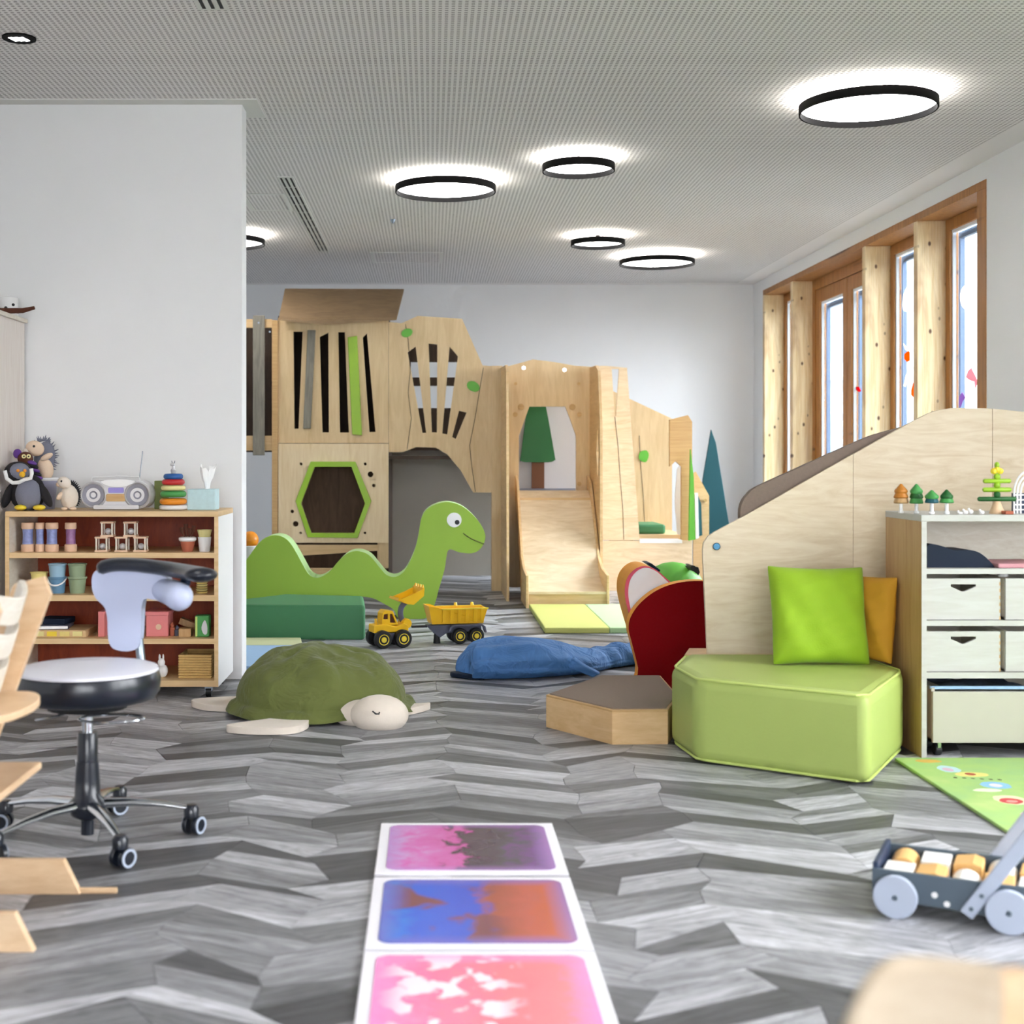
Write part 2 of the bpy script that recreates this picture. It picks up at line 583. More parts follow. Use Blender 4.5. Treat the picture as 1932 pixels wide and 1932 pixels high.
        if bevel:
            md = o.modifiers.new('bevel', 'BEVEL')
            md.width, md.segments, md.limit_method, md.angle_limit = bevel, seg, 'ANGLE', math.radians(35)
        if sub:
            md = o.modifiers.new('subdivision', 'SUBSURF')
            md.levels = md.render_levels = sub
        if label:
            o['label'] = label
        return o


def tag(o, label, cat, group=None):
    o['label'], o['category'] = label, cat
    if group:
        o['group'] = group
    return o


def thing(name, label, cat, loc=(0, 0, 0), rz=0.0, group=None, kind=None):
    o = bpy.data.objects.new(name, None)
    o.empty_display_size = 0.05
    col.objects.link(o)
    o.location, o.rotation_euler = loc, (0, 0, rz)
    WM[o] = Matrix.Translation(loc) @ Matrix.Rotation(rz, 4, 'Z')
    if kind:
        o['kind'] = kind
    if cat:
        o['category'] = cat
    if label:
        o['label'] = label
    if group:
        o['group'] = group
    return o


def dup(root, loc, rz, label, group=None):
    r = root.copy()
    col.objects.link(r)
    r.location, r.rotation_euler = loc, (0, 0, rz)
    r['label'] = label
    if group:
        r['group'] = group
    for ch in list(root.children):
        c = ch.copy()
        col.objects.link(c)
        c.parent = r
        for g in ch.children:
            d = g.copy()
            col.objects.link(d)
            d.parent = c
    return r


def struct(o, label=None):
    o['kind'] = 'structure'
    if label:
        o['label'] = label
    return o


def spline(pts, n=6, closed=True):
    out = []
    m = len(pts)
    for i in range(m if closed else m - 1):
        g = lambda k: Vector(pts[k % m]) if closed else Vector(pts[min(max(k, 0), m - 1)])
        p0, p1, p2, p3 = g(i - 1), g(i), g(i + 1), g(i + 2)
        for k in range(n):
            t = k / n
            out.append(0.5 * ((2 * p1) + (p2 - p0) * t + (2 * p0 - 5 * p1 + 4 * p2 - p3) * t * t + (3 * p1 - p0 - 3 * p2 + p3) * t ** 3))
    if not closed:
        out.append(Vector(pts[-1]))
    return out


def circ(x, y, r, n=12, ry=None):
    ry = ry or r
    return [(x + r * math.cos(2 * PI * i / n), y + ry * math.sin(2 * PI * i / n)) for i in range(n)]


def rrect(x0, y0, x1, y1, r, n=5):
    out = []
    for cx, cy, a in ((x1 - r, y1 - r, 0), (x0 + r, y1 - r, 90), (x0 + r, y0 + r, 180), (x1 - r, y0 + r, 270)):
        for k in range(n + 1):
            t = math.radians(a + 90 * k / n)
            out.append((cx + r * math.cos(t), cy + r * math.sin(t)))
    return out

# ================================================================== THE ROOM
CZ = HC + 1.713            # ceiling
XR, XL, YB, YF = 3.214, -2.9, 13.44, -4.0
floor = struct(B().box((XL - 0.15, YF - 0.15, -0.14), (XR + 0.3, YB + 0.15, -0.004)).obj('floor', 'subfloor'), 'grey chevron plank floor')
struct(B().box((XL - 0.15, YF - 0.15, CZ), (XR + 0.3, YB + 0.15, CZ + 0.12)).obj('ceiling', 'perforated_ceiling'), 'pale grey perforated ceiling')
struct(B().box((XL - 0.15, YB, 0), (XR + 0.3, YB + 0.15, CZ)).obj('wall_back', 'wall_paint'))
struct(B().box((XL - 0.15, YF, 0), (XL, YB, CZ)).obj('wall_left', 'wall_paint'))
yz = lambda x, pts: [(x, y, z) for y, z in pts]
rect = lambda a0, b0, a1, b1: [(a0, b0), (a1, b0), (a1, b1), (a0, b1)]
WZ0, WZ1 = 0.45, 2.687
struct(B().plate([yz(XR, rect(YF, 0, YB, CZ)), yz(XR, rect(7.81, WZ0, 13.05, WZ1)), yz(XR, rect(0.1, 0.35, 4.3, 2.6))], (0.25, 0, 0)).obj('wall_right', 'wall_paint'))
xz = lambda y, pts: [(x, y, z) for x, z in pts]
struct(B().plate([xz(YF, rect(XL, 0, XR, CZ)), xz(YF, rect(-2.1, 0.1, 2.5, 2.5))], (0, -0.15, 0)).obj('wall_front', 'wall_paint'))
struct(B().box((XL, 6.55, 0), (-0.912, 6.70, CZ)).obj('wall_partition', 'wall_paint', bevel=0.004), 'white partition wall behind the toy shelf')
struct(B().box((XL, 6.46, CZ - 0.006), (-0.83, 6.80, CZ)).obj('trim_1', 'plain_ceiling'))

# chevron planks, wedge shaped: the nearest 300 in view one by one, the rest joined
TN = math.tan(math.radians(24))
xb_ = [XL]
while xb_[-1] < XR:
    xb_.append(xb_[-1] + rnd.choice((0.28, 0.34, 0.40)))
xb_[-1] = XR
NJ = int((YB - YF + 0.8) / 0.092)
joints, zig = [], 0.0
for k, x in enumerate(xb_):
    if k:
        zig += (x - xb_[k - 1]) * TN * (1 if k % 2 else -1)
    joints.append([Vector((x + (rnd.uniform(-0.06, 0.06) if 0 < k < len(xb_) - 1 else 0), YF - 0.4 + zig + j * 0.092 + rnd.uniform(-0.037, 0.037), 0)) for j in range(NJ)])
planks, prev = [], {}
for k in range(len(xb_) - 1):
    row = {}
    for j in range(NJ - 1):
        if j in prev and rnd.random() < 0.42:
            tone = prev[j] * rnd.uniform(0.9, 1.1)
        else:
            tone = rnd.choice((0.08, 0.13, 0.2, 0.26, 0.31, 0.35, 0.39, 0.43)) * rnd.uniform(0.85, 1.15)
        row[j] = tone
        q = [joints[k][j], joints[k + 1][j], joints[k + 1][j + 1], joints[k][j + 1]]
        q = [Vector((p.x, min(max(p.y, YF), YB), 0)) for p in q]
        c = sum(q, Vector()) / 4
        q = [p + (c - p).normalized() * 0.0009 for p in q]
        if max(p.y for p in q) - min(p.y for p in q) > 0.03:
            planks.append((q, c, 1 if k % 2 == 0 else -1, tone))
    prev = row


def seen(c):
    return c.y > 2.35 and abs(VX + c.x * F / c.y - 966) < 966 + 0.16 * F / c.y


vis = sorted([i for i, p in enumerate(planks) if seen(p[1])], key=lambda i: planks[i][1].y)[:300]
near = set(vis)
fm = WM[floor].inverted()
QF = ((0, 1, 2, 3), (0, 4, 5, 1), (1, 5, 6, 2), (2, 6, 7, 3), (3, 7, 4, 0))
for i in vis:
    q, c, sign, tone = planks[i]
    me = bpy.data.meshes.new('plank')
    me.from_pydata([p - c for p in q] + [p - c - Vector((0, 0, 0.0039)) for p in q], [], QF)
    me.materials.append(MATS[f'plank_{sign}'])
    o = bpy.data.objects.new('plank', me)
    col.objects.link(o)
    o.parent = floor
    o.location = fm @ c
    o.color = (tone * 0.98, tone * 0.99, tone * 1.05, 1)
for sign in (1, -1):
    vs, fs, tones = [], [], []
    for i, (q, c, sg, tone) in enumerate(planks):
        if sg != sign or i in near:
            continue
        k = len(vs)
        vs += [fm @ p for p in q] + [fm @ (p - Vector((0, 0, 0.0039))) for p in q]
        for f in QF:
            fs.append([k + j for j in f])
            tones.append(tone)
    me = bpy.data.meshes.new('plank_field')
    me.from_pydata(vs, [], fs)
    at = me.attributes.new('tone', 'FLOAT_COLOR', 'FACE')
    for i, t in enumerate(tones):
        at.data[i].color = (t * 0.98, t * 0.99, t * 1.05, 1)
    me.materials.append(MATS[f'plank_field_{sign}'])
    o = bpy.data.objects.new('plank_field', me)
    o.parent = floor
    o['kind'] = 'stuff'
    col.objects.link(o)

# ------------------------------------------------------------------ window wall on the right
GX = 3.43                    # glazing plane


def bar(name, mt, y0, y1, z0, z1, x0=XR - 0.004, x1=3.462, label=None, n=[1]):
    n[0] += 1
    return struct(B().box((x0, y0, z0), (x1, y1, z1)).obj(f'trim_{n[0]}', mt, bevel=0.003), label)


bar('', 'timber_pale', 12.99, 13.05, WZ0, WZ1 - 0.05, label='knotty pale timber jamb at the far end of the windows')
bar('', 'timber_pale', 11.98, 12.05, WZ0, WZ1 - 0.05, label='knotty timber post between the far window and the glazed door')
bar('', 'timber_pale', 9.98, 10.05, WZ0, WZ1 - 0.05, label='knotty timber post on the near side of the glazed door')
bar('', 'timber_pale', 8.91, 8.98, WZ0, WZ1 - 0.05, label='knotty pale timber post between the two near windows')
bar('', 'timber_brown', 7.81, 7.94, WZ0, WZ1 - 0.05, label='brown timber jamb at the near end of the windows')
bar('', 'timber_brown', 7.81, 13.05, WZ1 - 0.05, WZ1, label='brown timber lintel above the windows')
bar('', 'timber_brown', 7.81, 13.05, WZ0 - 0.04, WZ0, label='brown timber sill under the windows')


def pane_set(parent, y0, y1, z0, z1, fw=0.075):
    b = B().plate([yz(3.395, rect(y0, z0, y1, z1)), yz(3.395, rect(y0 + fw, z0 + fw, y1 - fw, z1 - fw))], (0.06, 0, 0))
    b.obj('frame', 'timber_brown', parent, bevel=0.004)
    a0, a1, c0, c1 = y0 + fw, y1 - fw, z0 + fw, z1 - fw
    B().plate([yz(3.41, rect(a0, c0, a1, c1)), yz(3.41, rect(a0 + 0.02, c0 + 0.02, a1 - 0.02, c1 - 0.02))], (0.02, 0, 0)).obj('seal', 'seal_white', parent)
    B().plate([yz(3.445, rect(a0 + 0.018, c0 + 0.018, a1 - 0.018, c1 - 0.018)), yz(3.445, rect(a0 + 0.06, c0 + 0.06, a1 - 0.05, c1 - 0.06))], (0.03, 0, 0)).obj('outer_frame', 'aluminium_blue', parent)
    B().box((GX, a0 + 0.015, c0 + 0.015), (GX + 0.008, a1 - 0.015, c1 - 0.015)).obj('pane', 'pane_glass', parent)


zt = WZ1 - 0.05
for i, (y0, y1, lb) in enumerate(((12.05, 12.99, 'narrow window nearest the back wall'), (8.98, 9.98, 'tall window with paper cut-outs beside the glazed door'), (7.94, 8.91, 'tall window nearest to the viewer')), 1):
    e = thing(f'window_{i}', lb, None, (XR, (y0 + y1) / 2, WZ0), kind='structure')
    pane_set(e, y0, y1, WZ0, zt)
e = thing('door_1', 'brown double glazed door in the window wall', None, (XR, 11.0, WZ0), kind='structure')
B().plate([yz(3.385, rect(10.05, WZ0, 11.98, zt)), yz(3.385, rect(10.13, WZ0 + 0.02, 11.90, zt - 0.09))], (0.075, 0, 0)).obj('door_frame', 'timber_brown', e, bevel=0.003)
pane_set(e, 11.02, 11.895, WZ0 + 0.02, zt - 0.095, 0.11)
pane_set(e, 10.135, 11.01, WZ0 + 0.02, zt - 0.095, 0.11)

# plain frames of the two window walls beside and behind the viewer
for i, (a, b_) in enumerate(((0.1, 1.5), (1.5, 2.9), (2.9, 4.3)), 4):
    struct(B().plate([yz(XR + 0.1, rect(a, 0.35, b_, 2.6)), yz(XR + 0.1, rect(a + 0.07, 0.42, b_ - 0.07, 2.53))], (0.07, 0, 0)).obj(f'window_{i}', 'timber_brown'))
for i, (a, b_) in enumerate(((-2.1, -0.6), (-0.6, 0.95), (0.95, 2.5)), 7):
    struct(B().plate([xz(YF - 0.05, rect(a, 0.1, b_, 2.5)), xz(YF - 0.05, rect(a + 0.07, 0.17, b_ - 0.07, 2.43))], (0, -0.07, 0)).obj(f'window_{i}', 'timber_brown'))


# paper decorations taped to the panes
def sticker(name, label, pts, m, cat='paper decoration'):
    """outline px on the glazing plane"""
    out = []
    for x, y in pts:
        d = (GX - 0.004) * F / (x - VX)
        out.append((GX - 0.004, d, HC - (y - VY) * d / F))
    return tag(B().plate([out], (0.003, 0, 0)).obj(name, m), label, cat, 'paper cut-outs on the window panes')


sticker('paper_cloud', 'large white paper cloud on the pane beside the glazed door', spline([(1704, 585), (1704, 560), (1710, 543), (1720, 532), (1731, 515), (1733, 545), (1733, 586), (1718, 588)], 3), 'thin_paper_white')
sticker('paper_cloud', 'white paper cloud on the pane nearest to the viewer', spline([(1818, 582), (1812, 570), (1812, 552), (1818, 540), (1830, 536), (1842, 545), (1842, 575), (1830, 584)], 3), 'thin_paper_white')
sticker('paper_flower', 'small orange paper flower below the white cloud', [(1706, 668), (1713, 662), (1716, 664), (1716, 680), (1711, 683), (1706, 677)], 'thin_paper_orange')
sticker('paper_flower', 'larger orange paper flower with three petals, lowest on its pane', [(1719, 736), (1723, 722), (1727, 727), (1729, 733), (1733, 738), (1731, 748), (1724, 750), (1719, 745)], 'thin_paper_orange')
sticker('paper_vine', 'curved white paper stem beside the orange flowers', [(1705, 728), (1709, 708), (1718, 696), (1730, 688), (1731, 692), (1720, 700), (1712, 712), (1708, 730)], 'thin_paper_white')
sticker('paper_bird', 'white paper bird above the small orange flower', [(1704, 648), (1711, 657), (1722, 652), (1732, 646), (1732, 664), (1718, 664), (1708, 660)], 'thin_paper_white')
sticker('paper_flower', 'pink paper flower on the pane nearest to the viewer', [(1822, 712), (1826, 700), (1832, 694), (1837, 704), (1841, 712), (1844, 720), (1840, 734), (1838, 720), (1830, 718)], 'thin_paper_pink')
sticker('paper_leaf', 'purple paper leaf low on the nearest pane', [(1809, 764), (1810, 748), (1815, 740), (1821, 750), (1816, 757), (1812, 768)], 'thin_paper_purple')
sticker('paper_butterfly', 'small red paper butterfly on the glazed door', [(1609, 729), (1620, 730), (1624, 737), (1621, 740), (1616, 736)], 'thin_paper_red')
sticker('paper_fish', 'white paper fish on the left door leaf', [(1576, 800), (1583, 792), (1590, 796), (1594, 806), (1584, 802)], 'thin_paper_white')
sticker('paper_strip', 'slanting white paper strip low on the left door leaf', [(1571, 820), (1577, 820), (1592, 832), (1592, 838), (1580, 830)], 'thin_paper_white')
sticker('paper_flower', 'small yellow paper flower in the far narrow window', [(1491, 806), (1496, 803), (1500, 808), (1499, 818), (1493, 820)], 'thin_paper_yellow')

# ------------------------------------------------------------------ outside the windows
struct(B().box((XR + 0.8, -30, -0.6), (60, 90, -0.5)).obj('ground', 'ground_pale'))
bd = thing('apartment_building', 'pale blue building seen through the windows', 'building', (11.5, 40, -0.5))
B().box((6.5, 36, -0.5), (13.4, 46, 13)).obj('wall', 'facade_pale', bd)
for r_ in range(4):
    for c_ in range(4):
        x0, z0 = 7.0 + c_ * 1.6, 0.6 + r_ * 2.9
        wn = B().box((x0, 35.94, z0), (x0 + 1.0, 36, z0 + 1.7)).obj('window', 'seal_white', bd)
        B().box((x0 + 0.08, 35.92, z0 + 0.08), (x0 + 0.92, 35.95, z0 + 1.62)).obj('window_pane', 'facade_window', wn)
for r_ in range(4):
    B().box((6.4, 35.5, 0.2 + r_ * 2.9), (13.5, 36, 0.35 + r_ * 2.9)).obj('ledge', 'facade_pale', bd)

# ------------------------------------------------------------------ ceiling fittings
LB = CZ - 0.085
for px, py, r, lb in ((1637.5, 211, 0.316, 'large round ceiling lamp with dark rim nearest the viewer, far right'),
                      (840.5, 363.5, 0.310, 'large round ceiling lamp with dark rim left of centre'),
                      (1091.5, 324, 0.2065, 'small round ceiling lamp right of the large central one'),
                      (1128, 464, 0.2085, 'small round ceiling lamp in the far pair'),
                      (1239.5, 500, 0.316, 'large round ceiling lamp farthest away, near the back wall'),
                      (423, 462, 0.31, 'round ceiling lamp half hidden by the partition wall'),
                      (None, (1.2, 1.2), 0.31, 'added unseen ceiling lamp brightening the room, above the small wooden chair'),  # this lamp and the next are added out of view to brighten the right wall
                      (None, (-0.75, 3.2), 0.31, 'added unseen ceiling lamp brightening the room, above the swivel stool')):
    if px is None:
        x, d = py
    else:
        d = F * (LB - HC) / (VY - py)
        x = (px - VX) * d / F
    e = thing('ceiling_lamp', lb, 'lamp', (x, d, LB), group='round ceiling lamps')
    n = 56
    ring = lambda rr, z: [Vector((rr * math.cos(2 * PI * i / n), rr * math.sin(2 * PI * i / n), z)) for i in range(n)]
    B().loft([ring(r, 0), ring(r, 0.042), ring(r - 0.008, 0.042), ring(r - 0.008, 0)], closed=True).obj('rim', 'lamp_ring', e, smooth=True, local=True)
    B().lathe([(r - 0.008, 0.028), (r - 0.008, 0.033)], n=n).obj('diffuser', 'lamp_white', e, local=True)
    B().lathe([(r * 0.95, 0.036), (r * 0.95, 0.040)], n=n).obj('uplight', 'lamp_up', e, local=True)
    B().lathe([(0.018, 0.040), (0.018, 0.085)], n=24).obj('mount', 'lamp_ring', e, local=True)
# recessed spot
d = F * (CZ - HC) / (VY - 71)
e = thing('recessed_spotlight', 'small recessed black spotlight in the ceiling, upper left', 'lamp', ((36 - VX) * d / F, d, CZ - 0.006))
B().lathe([(0.045, 0.0), (0.068, 0.0), (0.068, 0.006), (0.045, 0.006)], n=32).obj('trim_ring', 'lamp_ring', e, local=True)
B().lathe([(0.046, 0.004), (0.046, 0.0055)], n=32).obj('reflector', 'black_rubber', e, local=True)
for k in (-1, 0, 1):
    B().cbox((k * 0.022, 0, 0.001), (0.018, 0.05, 0.004), rz=-0.3).obj('lamp_cell', 'lamp_white', e, local=True)
# linear air slots
e = thing('ceiling_air_slot', 'long slotted air outlet in the ceiling beside the partition', 'vent', P(580, 410, 9.66))
xa = (578 - VX) * 9.66 / F
e.location = (xa, 9.7, CZ - 0.005)
WM[e] = Matrix.Translation(e.location)
B().box((-0.05, -1.45, 0), (0.05, 1.55, 0.005)).obj('face_plate', 'plain_ceiling', e, local=True)
for k in (-1, 0, 1):
    for j in range(10):
        B().box((k * 0.03 - 0.006, -1.42 + j * 0.295, -0.001), (k * 0.03 + 0.006, -1.42 + j * 0.295 + 0.27, 0.002)).obj('slot', 'skirt_dark', e, local=True)
e = thing('ceiling_air_slot', 'three short dark air slots at the top edge of the picture', 'vent', ((400 - VX) * 5.12 / F, 4.85, CZ - 0.005))
B().box((-0.06, -0.32, 0), (0.06, 0.32, 0.005)).obj('face_plate', 'plain_ceiling', e, local=True)
for k in (-1, 0, 1):
    B().box((k * 0.034 - 0.007, -0.3, -0.001), (k * 0.034 + 0.007, 0.3, 0.002)).obj('slot', 'skirt_dark', e, local=True)
for px, py, sx, sy, lb in ((505, 382, 0.3, 0.62, 'square access panel in the ceiling beside the partition edge'), (768, 486, 0.62, 0.62, 'square access panel in the ceiling near the back wall')):
    d = F * (CZ - HC) / (VY - py)
    x = (px - VX) * d / F
    tag(B().plate([[(x - sx / 2, d - sy / 2, CZ), (x + sx / 2, d - sy / 2, CZ), (x + sx / 2, d + sy / 2, CZ), (x - sx / 2, d + sy / 2, CZ)],
                   [(x - sx / 2 + 0.03, d - sy / 2 + 0.03, CZ), (x + sx / 2 - 0.03, d - sy / 2 + 0.03, CZ), (x + sx / 2 - 0.03, d + sy / 2 - 0.03, CZ), (x - sx / 2 + 0.03, d + sy / 2 - 0.03, CZ)]], (0, 0, -0.004)).obj('access_panel', 'plain_ceiling'), lb, 'hatch')
d = F * (CZ - HC) / (VY - 414)
tag(B().lathe([(0.02, 0.0), (0.012, -0.02), (0.006, -0.03)], ((741 - VX) * d / F, d, CZ)).obj('sprinkler_head', 'steel'), 'tiny sprinkler head under the perforated ceiling', 'sprinkler')
# ================================================================== PLAY STRUCTURE AT THE BACK
D0 = 10.9
ph = thing('indoor_playhouse', 'birch plywood climbing playhouse with slots, hexagon hole and slide tower along the back wall', 'playhouse', (0.2, D0, 0))
B().ppx([[(524, 600), (733, 600), (733, 836), (524, 836)],
         [(553.4, 625.6), (571, 625.6), (563.3, 808.9), (555.5, 808.9)],
         [(603, 635.5), (619.5, 627.2), (620.5, 815.7), (608.3, 815.7)],
         [(638.2, 626.5), (650.6, 626.5), (658, 816), (641.3, 816)],
         [(684.4, 636.5), (692.2, 628.7), (708.4, 815), (696.9, 815)]], D0, 0.03).obj('slot_panel', 'birch', ph)
B().ppx([[(580.4, 622.5), (595.3, 622.5), (586, 808.9), (571.7, 808.9)]], D0 - 0.025, 0.025).obj('slat', 'grey_slat', ph, bevel=0.004, label='grey slanting slat')
B().ppx([[(655.9, 636.5), (673.6, 633.4), (682.9, 821.3), (664.3, 819.7)]], D0 - 0.025, 0.025).obj('slat', 'lime_lacquer', ph, bevel=0.004, label='lime green slanting slat')
# roof: sloping board, front edge low
rb = [P(525, 604, 10.72), P(614, 613, 10.72), P(748, 604, 10.72), P(762, 549, 11.25), P(537, 548, 11.25)]
B().plate([rb], (0, 0.03, 0.02)).obj('roof', 'roof_board', ph)
# added enclosure, dark in colour too, puts the inside of the tower in shade
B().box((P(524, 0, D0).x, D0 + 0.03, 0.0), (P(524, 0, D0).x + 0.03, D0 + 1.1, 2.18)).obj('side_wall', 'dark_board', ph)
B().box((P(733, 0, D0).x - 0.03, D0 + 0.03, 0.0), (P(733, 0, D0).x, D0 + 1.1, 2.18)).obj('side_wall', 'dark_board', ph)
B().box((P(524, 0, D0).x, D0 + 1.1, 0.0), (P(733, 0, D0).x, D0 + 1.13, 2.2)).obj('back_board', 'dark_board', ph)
B().box((P(524, 0, D0).x + 0.03, D0 + 0.6, 0.0), (P(733, 0, D0).x - 0.03, D0 + 0.62, 1.18)).obj('back_board', 'cabin_back_lit', ph)
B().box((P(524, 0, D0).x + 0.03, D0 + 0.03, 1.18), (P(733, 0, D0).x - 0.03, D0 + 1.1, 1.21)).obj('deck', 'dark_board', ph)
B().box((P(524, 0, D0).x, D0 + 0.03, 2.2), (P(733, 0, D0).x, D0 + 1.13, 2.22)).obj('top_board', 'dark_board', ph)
# hexagon panel
inner = [(593.7, 880.9), (663, 880.9), (688.5, 950.2), (668.3, 1005.5), (587.5, 1005.5), (568, 950.2)]
outer = [(586, 871), (670.5, 871), (700.3, 945.5), (674.5, 1015.4), (580.4, 1013.9), (557.4, 945.5)]
dots = [(568, 875.3, 2.8), (689, 875.3, 2.8), (699, 895, 5.4), (705.2, 916, 3.4), (551.2, 965, 3.4), (557.7, 988.4, 5.4), (567.3, 1005.5, 2.5), (688.5, 1005.5, 2.5)]
hp = B().ppx([[(525, 837), (733, 837), (733, 1024), (525, 1024)], inner] + [circ(*c) for c in dots], D0 - 0.03, 0.03).obj('hexagon_panel', 'birch_light', ph)
B().ppx([outer, inner], D0 - 0.045, 0.014).obj('hexagon_frame', 'lime_lacquer', hp, bevel=0.003)
B().ppx([[(540, 1028), (714, 1028), (714, 1039), (575, 1048), (540, 1048)]], D0 - 0.02, 0.03).obj('beam', 'birch_side', ph)
B().ppx([[(525, 1072), (733, 1072), (733, 1090), (525, 1090)]], D0, 0.03).obj('beam', 'birch_side', ph)
B().ppx([[(712, 1024), (733, 1024), (733, 1115), (712, 1115)]], D0, 0.03).obj('post', 'birch', ph)
B().ppx([[(513, 604), (524, 604), (524, 1117), (513, 1117)]], D0 - 0.03, 0.08).obj('post', 'birch_edge', ph)
# bridge at the left
B().ppx([[(380, 602), (513, 602), (513, 618), (380, 618)]], D0, 0.04).obj('rail', 'birch_side', ph)
B().ppx([[(380, 822), (513, 822), (513, 850), (380, 850)]], D0, 0.04).obj('rail', 'birch_side', ph)
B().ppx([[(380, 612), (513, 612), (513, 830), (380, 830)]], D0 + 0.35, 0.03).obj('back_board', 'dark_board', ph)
B().ppx([[(477, 595), (499, 595), (499, 859), (477, 859)]], D0 - 0.03, 0.025).obj('slat', 'grey_slat', ph, bevel=0.003)
B().ppx([[(425, 595), (447, 595), (447, 859), (425, 859)]], D0 - 0.03, 0.025).obj('slat', 'grey_slat', ph, bevel=0.003)
B().box((P(380, 0, D0).x, D0 + 0.04, 1.12), (P(513, 0, D0).x, D0 + 0.5, 1.15)).obj('deck', 'dark_board', ph)
for x, y in ((488, 609), (509, 626)):
    B().cyl(P(x, y, D0 - 0.036), P(x, y, D0 - 0.028), 0.008, n=12).obj('bolt', 'steel', ph)
# arch panel
arch = [(733.5, 607), (757, 610), (788, 596), (871.7, 601.4), (910.5, 689.3), (927.6, 690.8), (927.6, 929.4), (892.9, 929.4), (868.6, 886.5), (843.8, 857), (822, 844.6), (784.8, 843.6), (760, 853), (733.5, 853)]
slots = [[(769.2, 664.4), (784.1, 653.6), (804, 816.6), (797.2, 816.6)], [(808.7, 648), (825.1, 649.8), (824.2, 815.7), (814.9, 815.7)],
         [(848.4, 653.6), (864, 672.2), (843.8, 819.7), (834.5, 817.6)], [(866.1, 774.7), (880.4, 778.4), (859.9, 828.1), (853.1, 824.4)]]
ap = B().ppx([arch] + slots, D0, 0.03).obj('arch_panel', 'birch', ph)
for pts in ([(765, 612), (770, 640), (774, 700), (770, 740), (776, 790), (768, 848)], [(912, 694), (905, 735), (896, 790), (886, 840), (890, 880), (897, 928)]):
    B().tube([P(x, y, D0) for x, y in pts], 0.0025, 6).obj('engraved_line', 'dark_board', ap)
for x, y, r, a in ((767.7, 628, 11, -0.35), (892.9, 729, 13, 0.5)):
    pts = []
    for k in range(14):
        t = 2 * PI * k / 14
        u, v = r * math.cos(t), r * 0.72 * math.sin(t)
        pts.append((x + u * math.cos(a) - v * math.sin(a), y + u * math.sin(a) + v * math.cos(a)))
    lf = B().ppx([pts], D0 - 0.01, 0.01).obj('leaf', 'leaf_green', ap)
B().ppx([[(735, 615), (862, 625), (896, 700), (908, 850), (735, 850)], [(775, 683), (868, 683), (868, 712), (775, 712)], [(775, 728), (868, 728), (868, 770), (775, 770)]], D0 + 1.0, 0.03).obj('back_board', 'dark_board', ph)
B().ppx([[(735, 846), (932, 846), (932, 1086), (735, 1086)]], 12.0, 0.02).obj('grey_board', 'grey_board', ph)
B().box((P(733, 0, D0).x, D0 + 0.03, 1.06), (P(927, 0, D0).x, D0 + 1.1, 1.09)).obj('deck', 'dark_board', ph)
B().ppx([[(927.6, 690), (948, 690), (948, 1116), (927.6, 1116)]], D0 - 0.02, 0.1).obj('post', 'birch', ph)
# slide tower
B().plate([[(0.57, 10.1, 0.0), (0.57, 10.92, 0.0), (0.57, 10.92, 1.80), (0.57, 10.3, 1.78), (0.57, 10.16, 1.72)]], (0.02, 0, 0)).obj('tower_side', 'birch_side', ph)
B().plate([[(1.282, 10.2, 0.0), (1.282, 10.92, 0.0), (1.282, 10.92, 1.80), (1.282, 10.5, 1.79), (1.282, 10.34, 1.74), (1.282, 10.22, 1.35)],
           [(1.282, 10.36, 1.30), (1.282, 10.44, 1.12), (1.282, 10.36, 0.92), (1.282, 10.30, 1.10)]], (0.02, 0, 0)).obj('tower_side', 'birch_side', ph)
tp = B().ppx([[(950, 693), (985, 684), (1005, 678), (1045, 683), (1085, 690), (1115, 692), (1115, 1108), (950, 1108)],
              [(999, 767), (1067, 767), (1087, 822), (1087, 928), (979, 928), (979, 822)]], D0 - 0.02, 0.03).obj('tower_front', 'birch', ph)
for x, y, r in ((983, 768, 6), (1080, 768, 6), (972, 782, 4.5), (1093, 782, 4.5), (973, 724, 3), (1092, 724, 3), (1093, 913, 4)):
    B().cyl(P(x, y, D0 - 0.026), P(x, y, D0 - 0.018), r * D0 / F, n=16).obj('plug', 'birch_edge', tp)
for x, y in ((988, 694), (1065, 698)):
    B().cyl(P(x, y, D0 - 0.026), P(x, y, D0 - 0.018), 0.016, n=14).obj('bolt', 'chrome', tp)
B().ppx([[(950, 720), (1112, 720), (1112, 940), (950, 940)]], 11.6, 0.02).obj('back_board', 'tree_back', ph)
tf = B().ppx([spline([(1001, 740), (1023, 740), (1046, 856), (1046, 868), (1036, 872), (1000, 872), (984, 870), (983, 858)], 4)], 11.55, 0.02).obj('tree_crown', 'tree_green', ph, bevel=0.004)
B().ppx([[(1003, 871), (1027, 871), (1027, 935), (1003, 935)]], 11.56, 0.02).obj('tree_trunk', 'tree_trunk', ph)
B().box((0.6, D0 + 0.01, 0.76), (1.27, 11.6, 0.81)).obj('deck', 'toy_grey', ph)
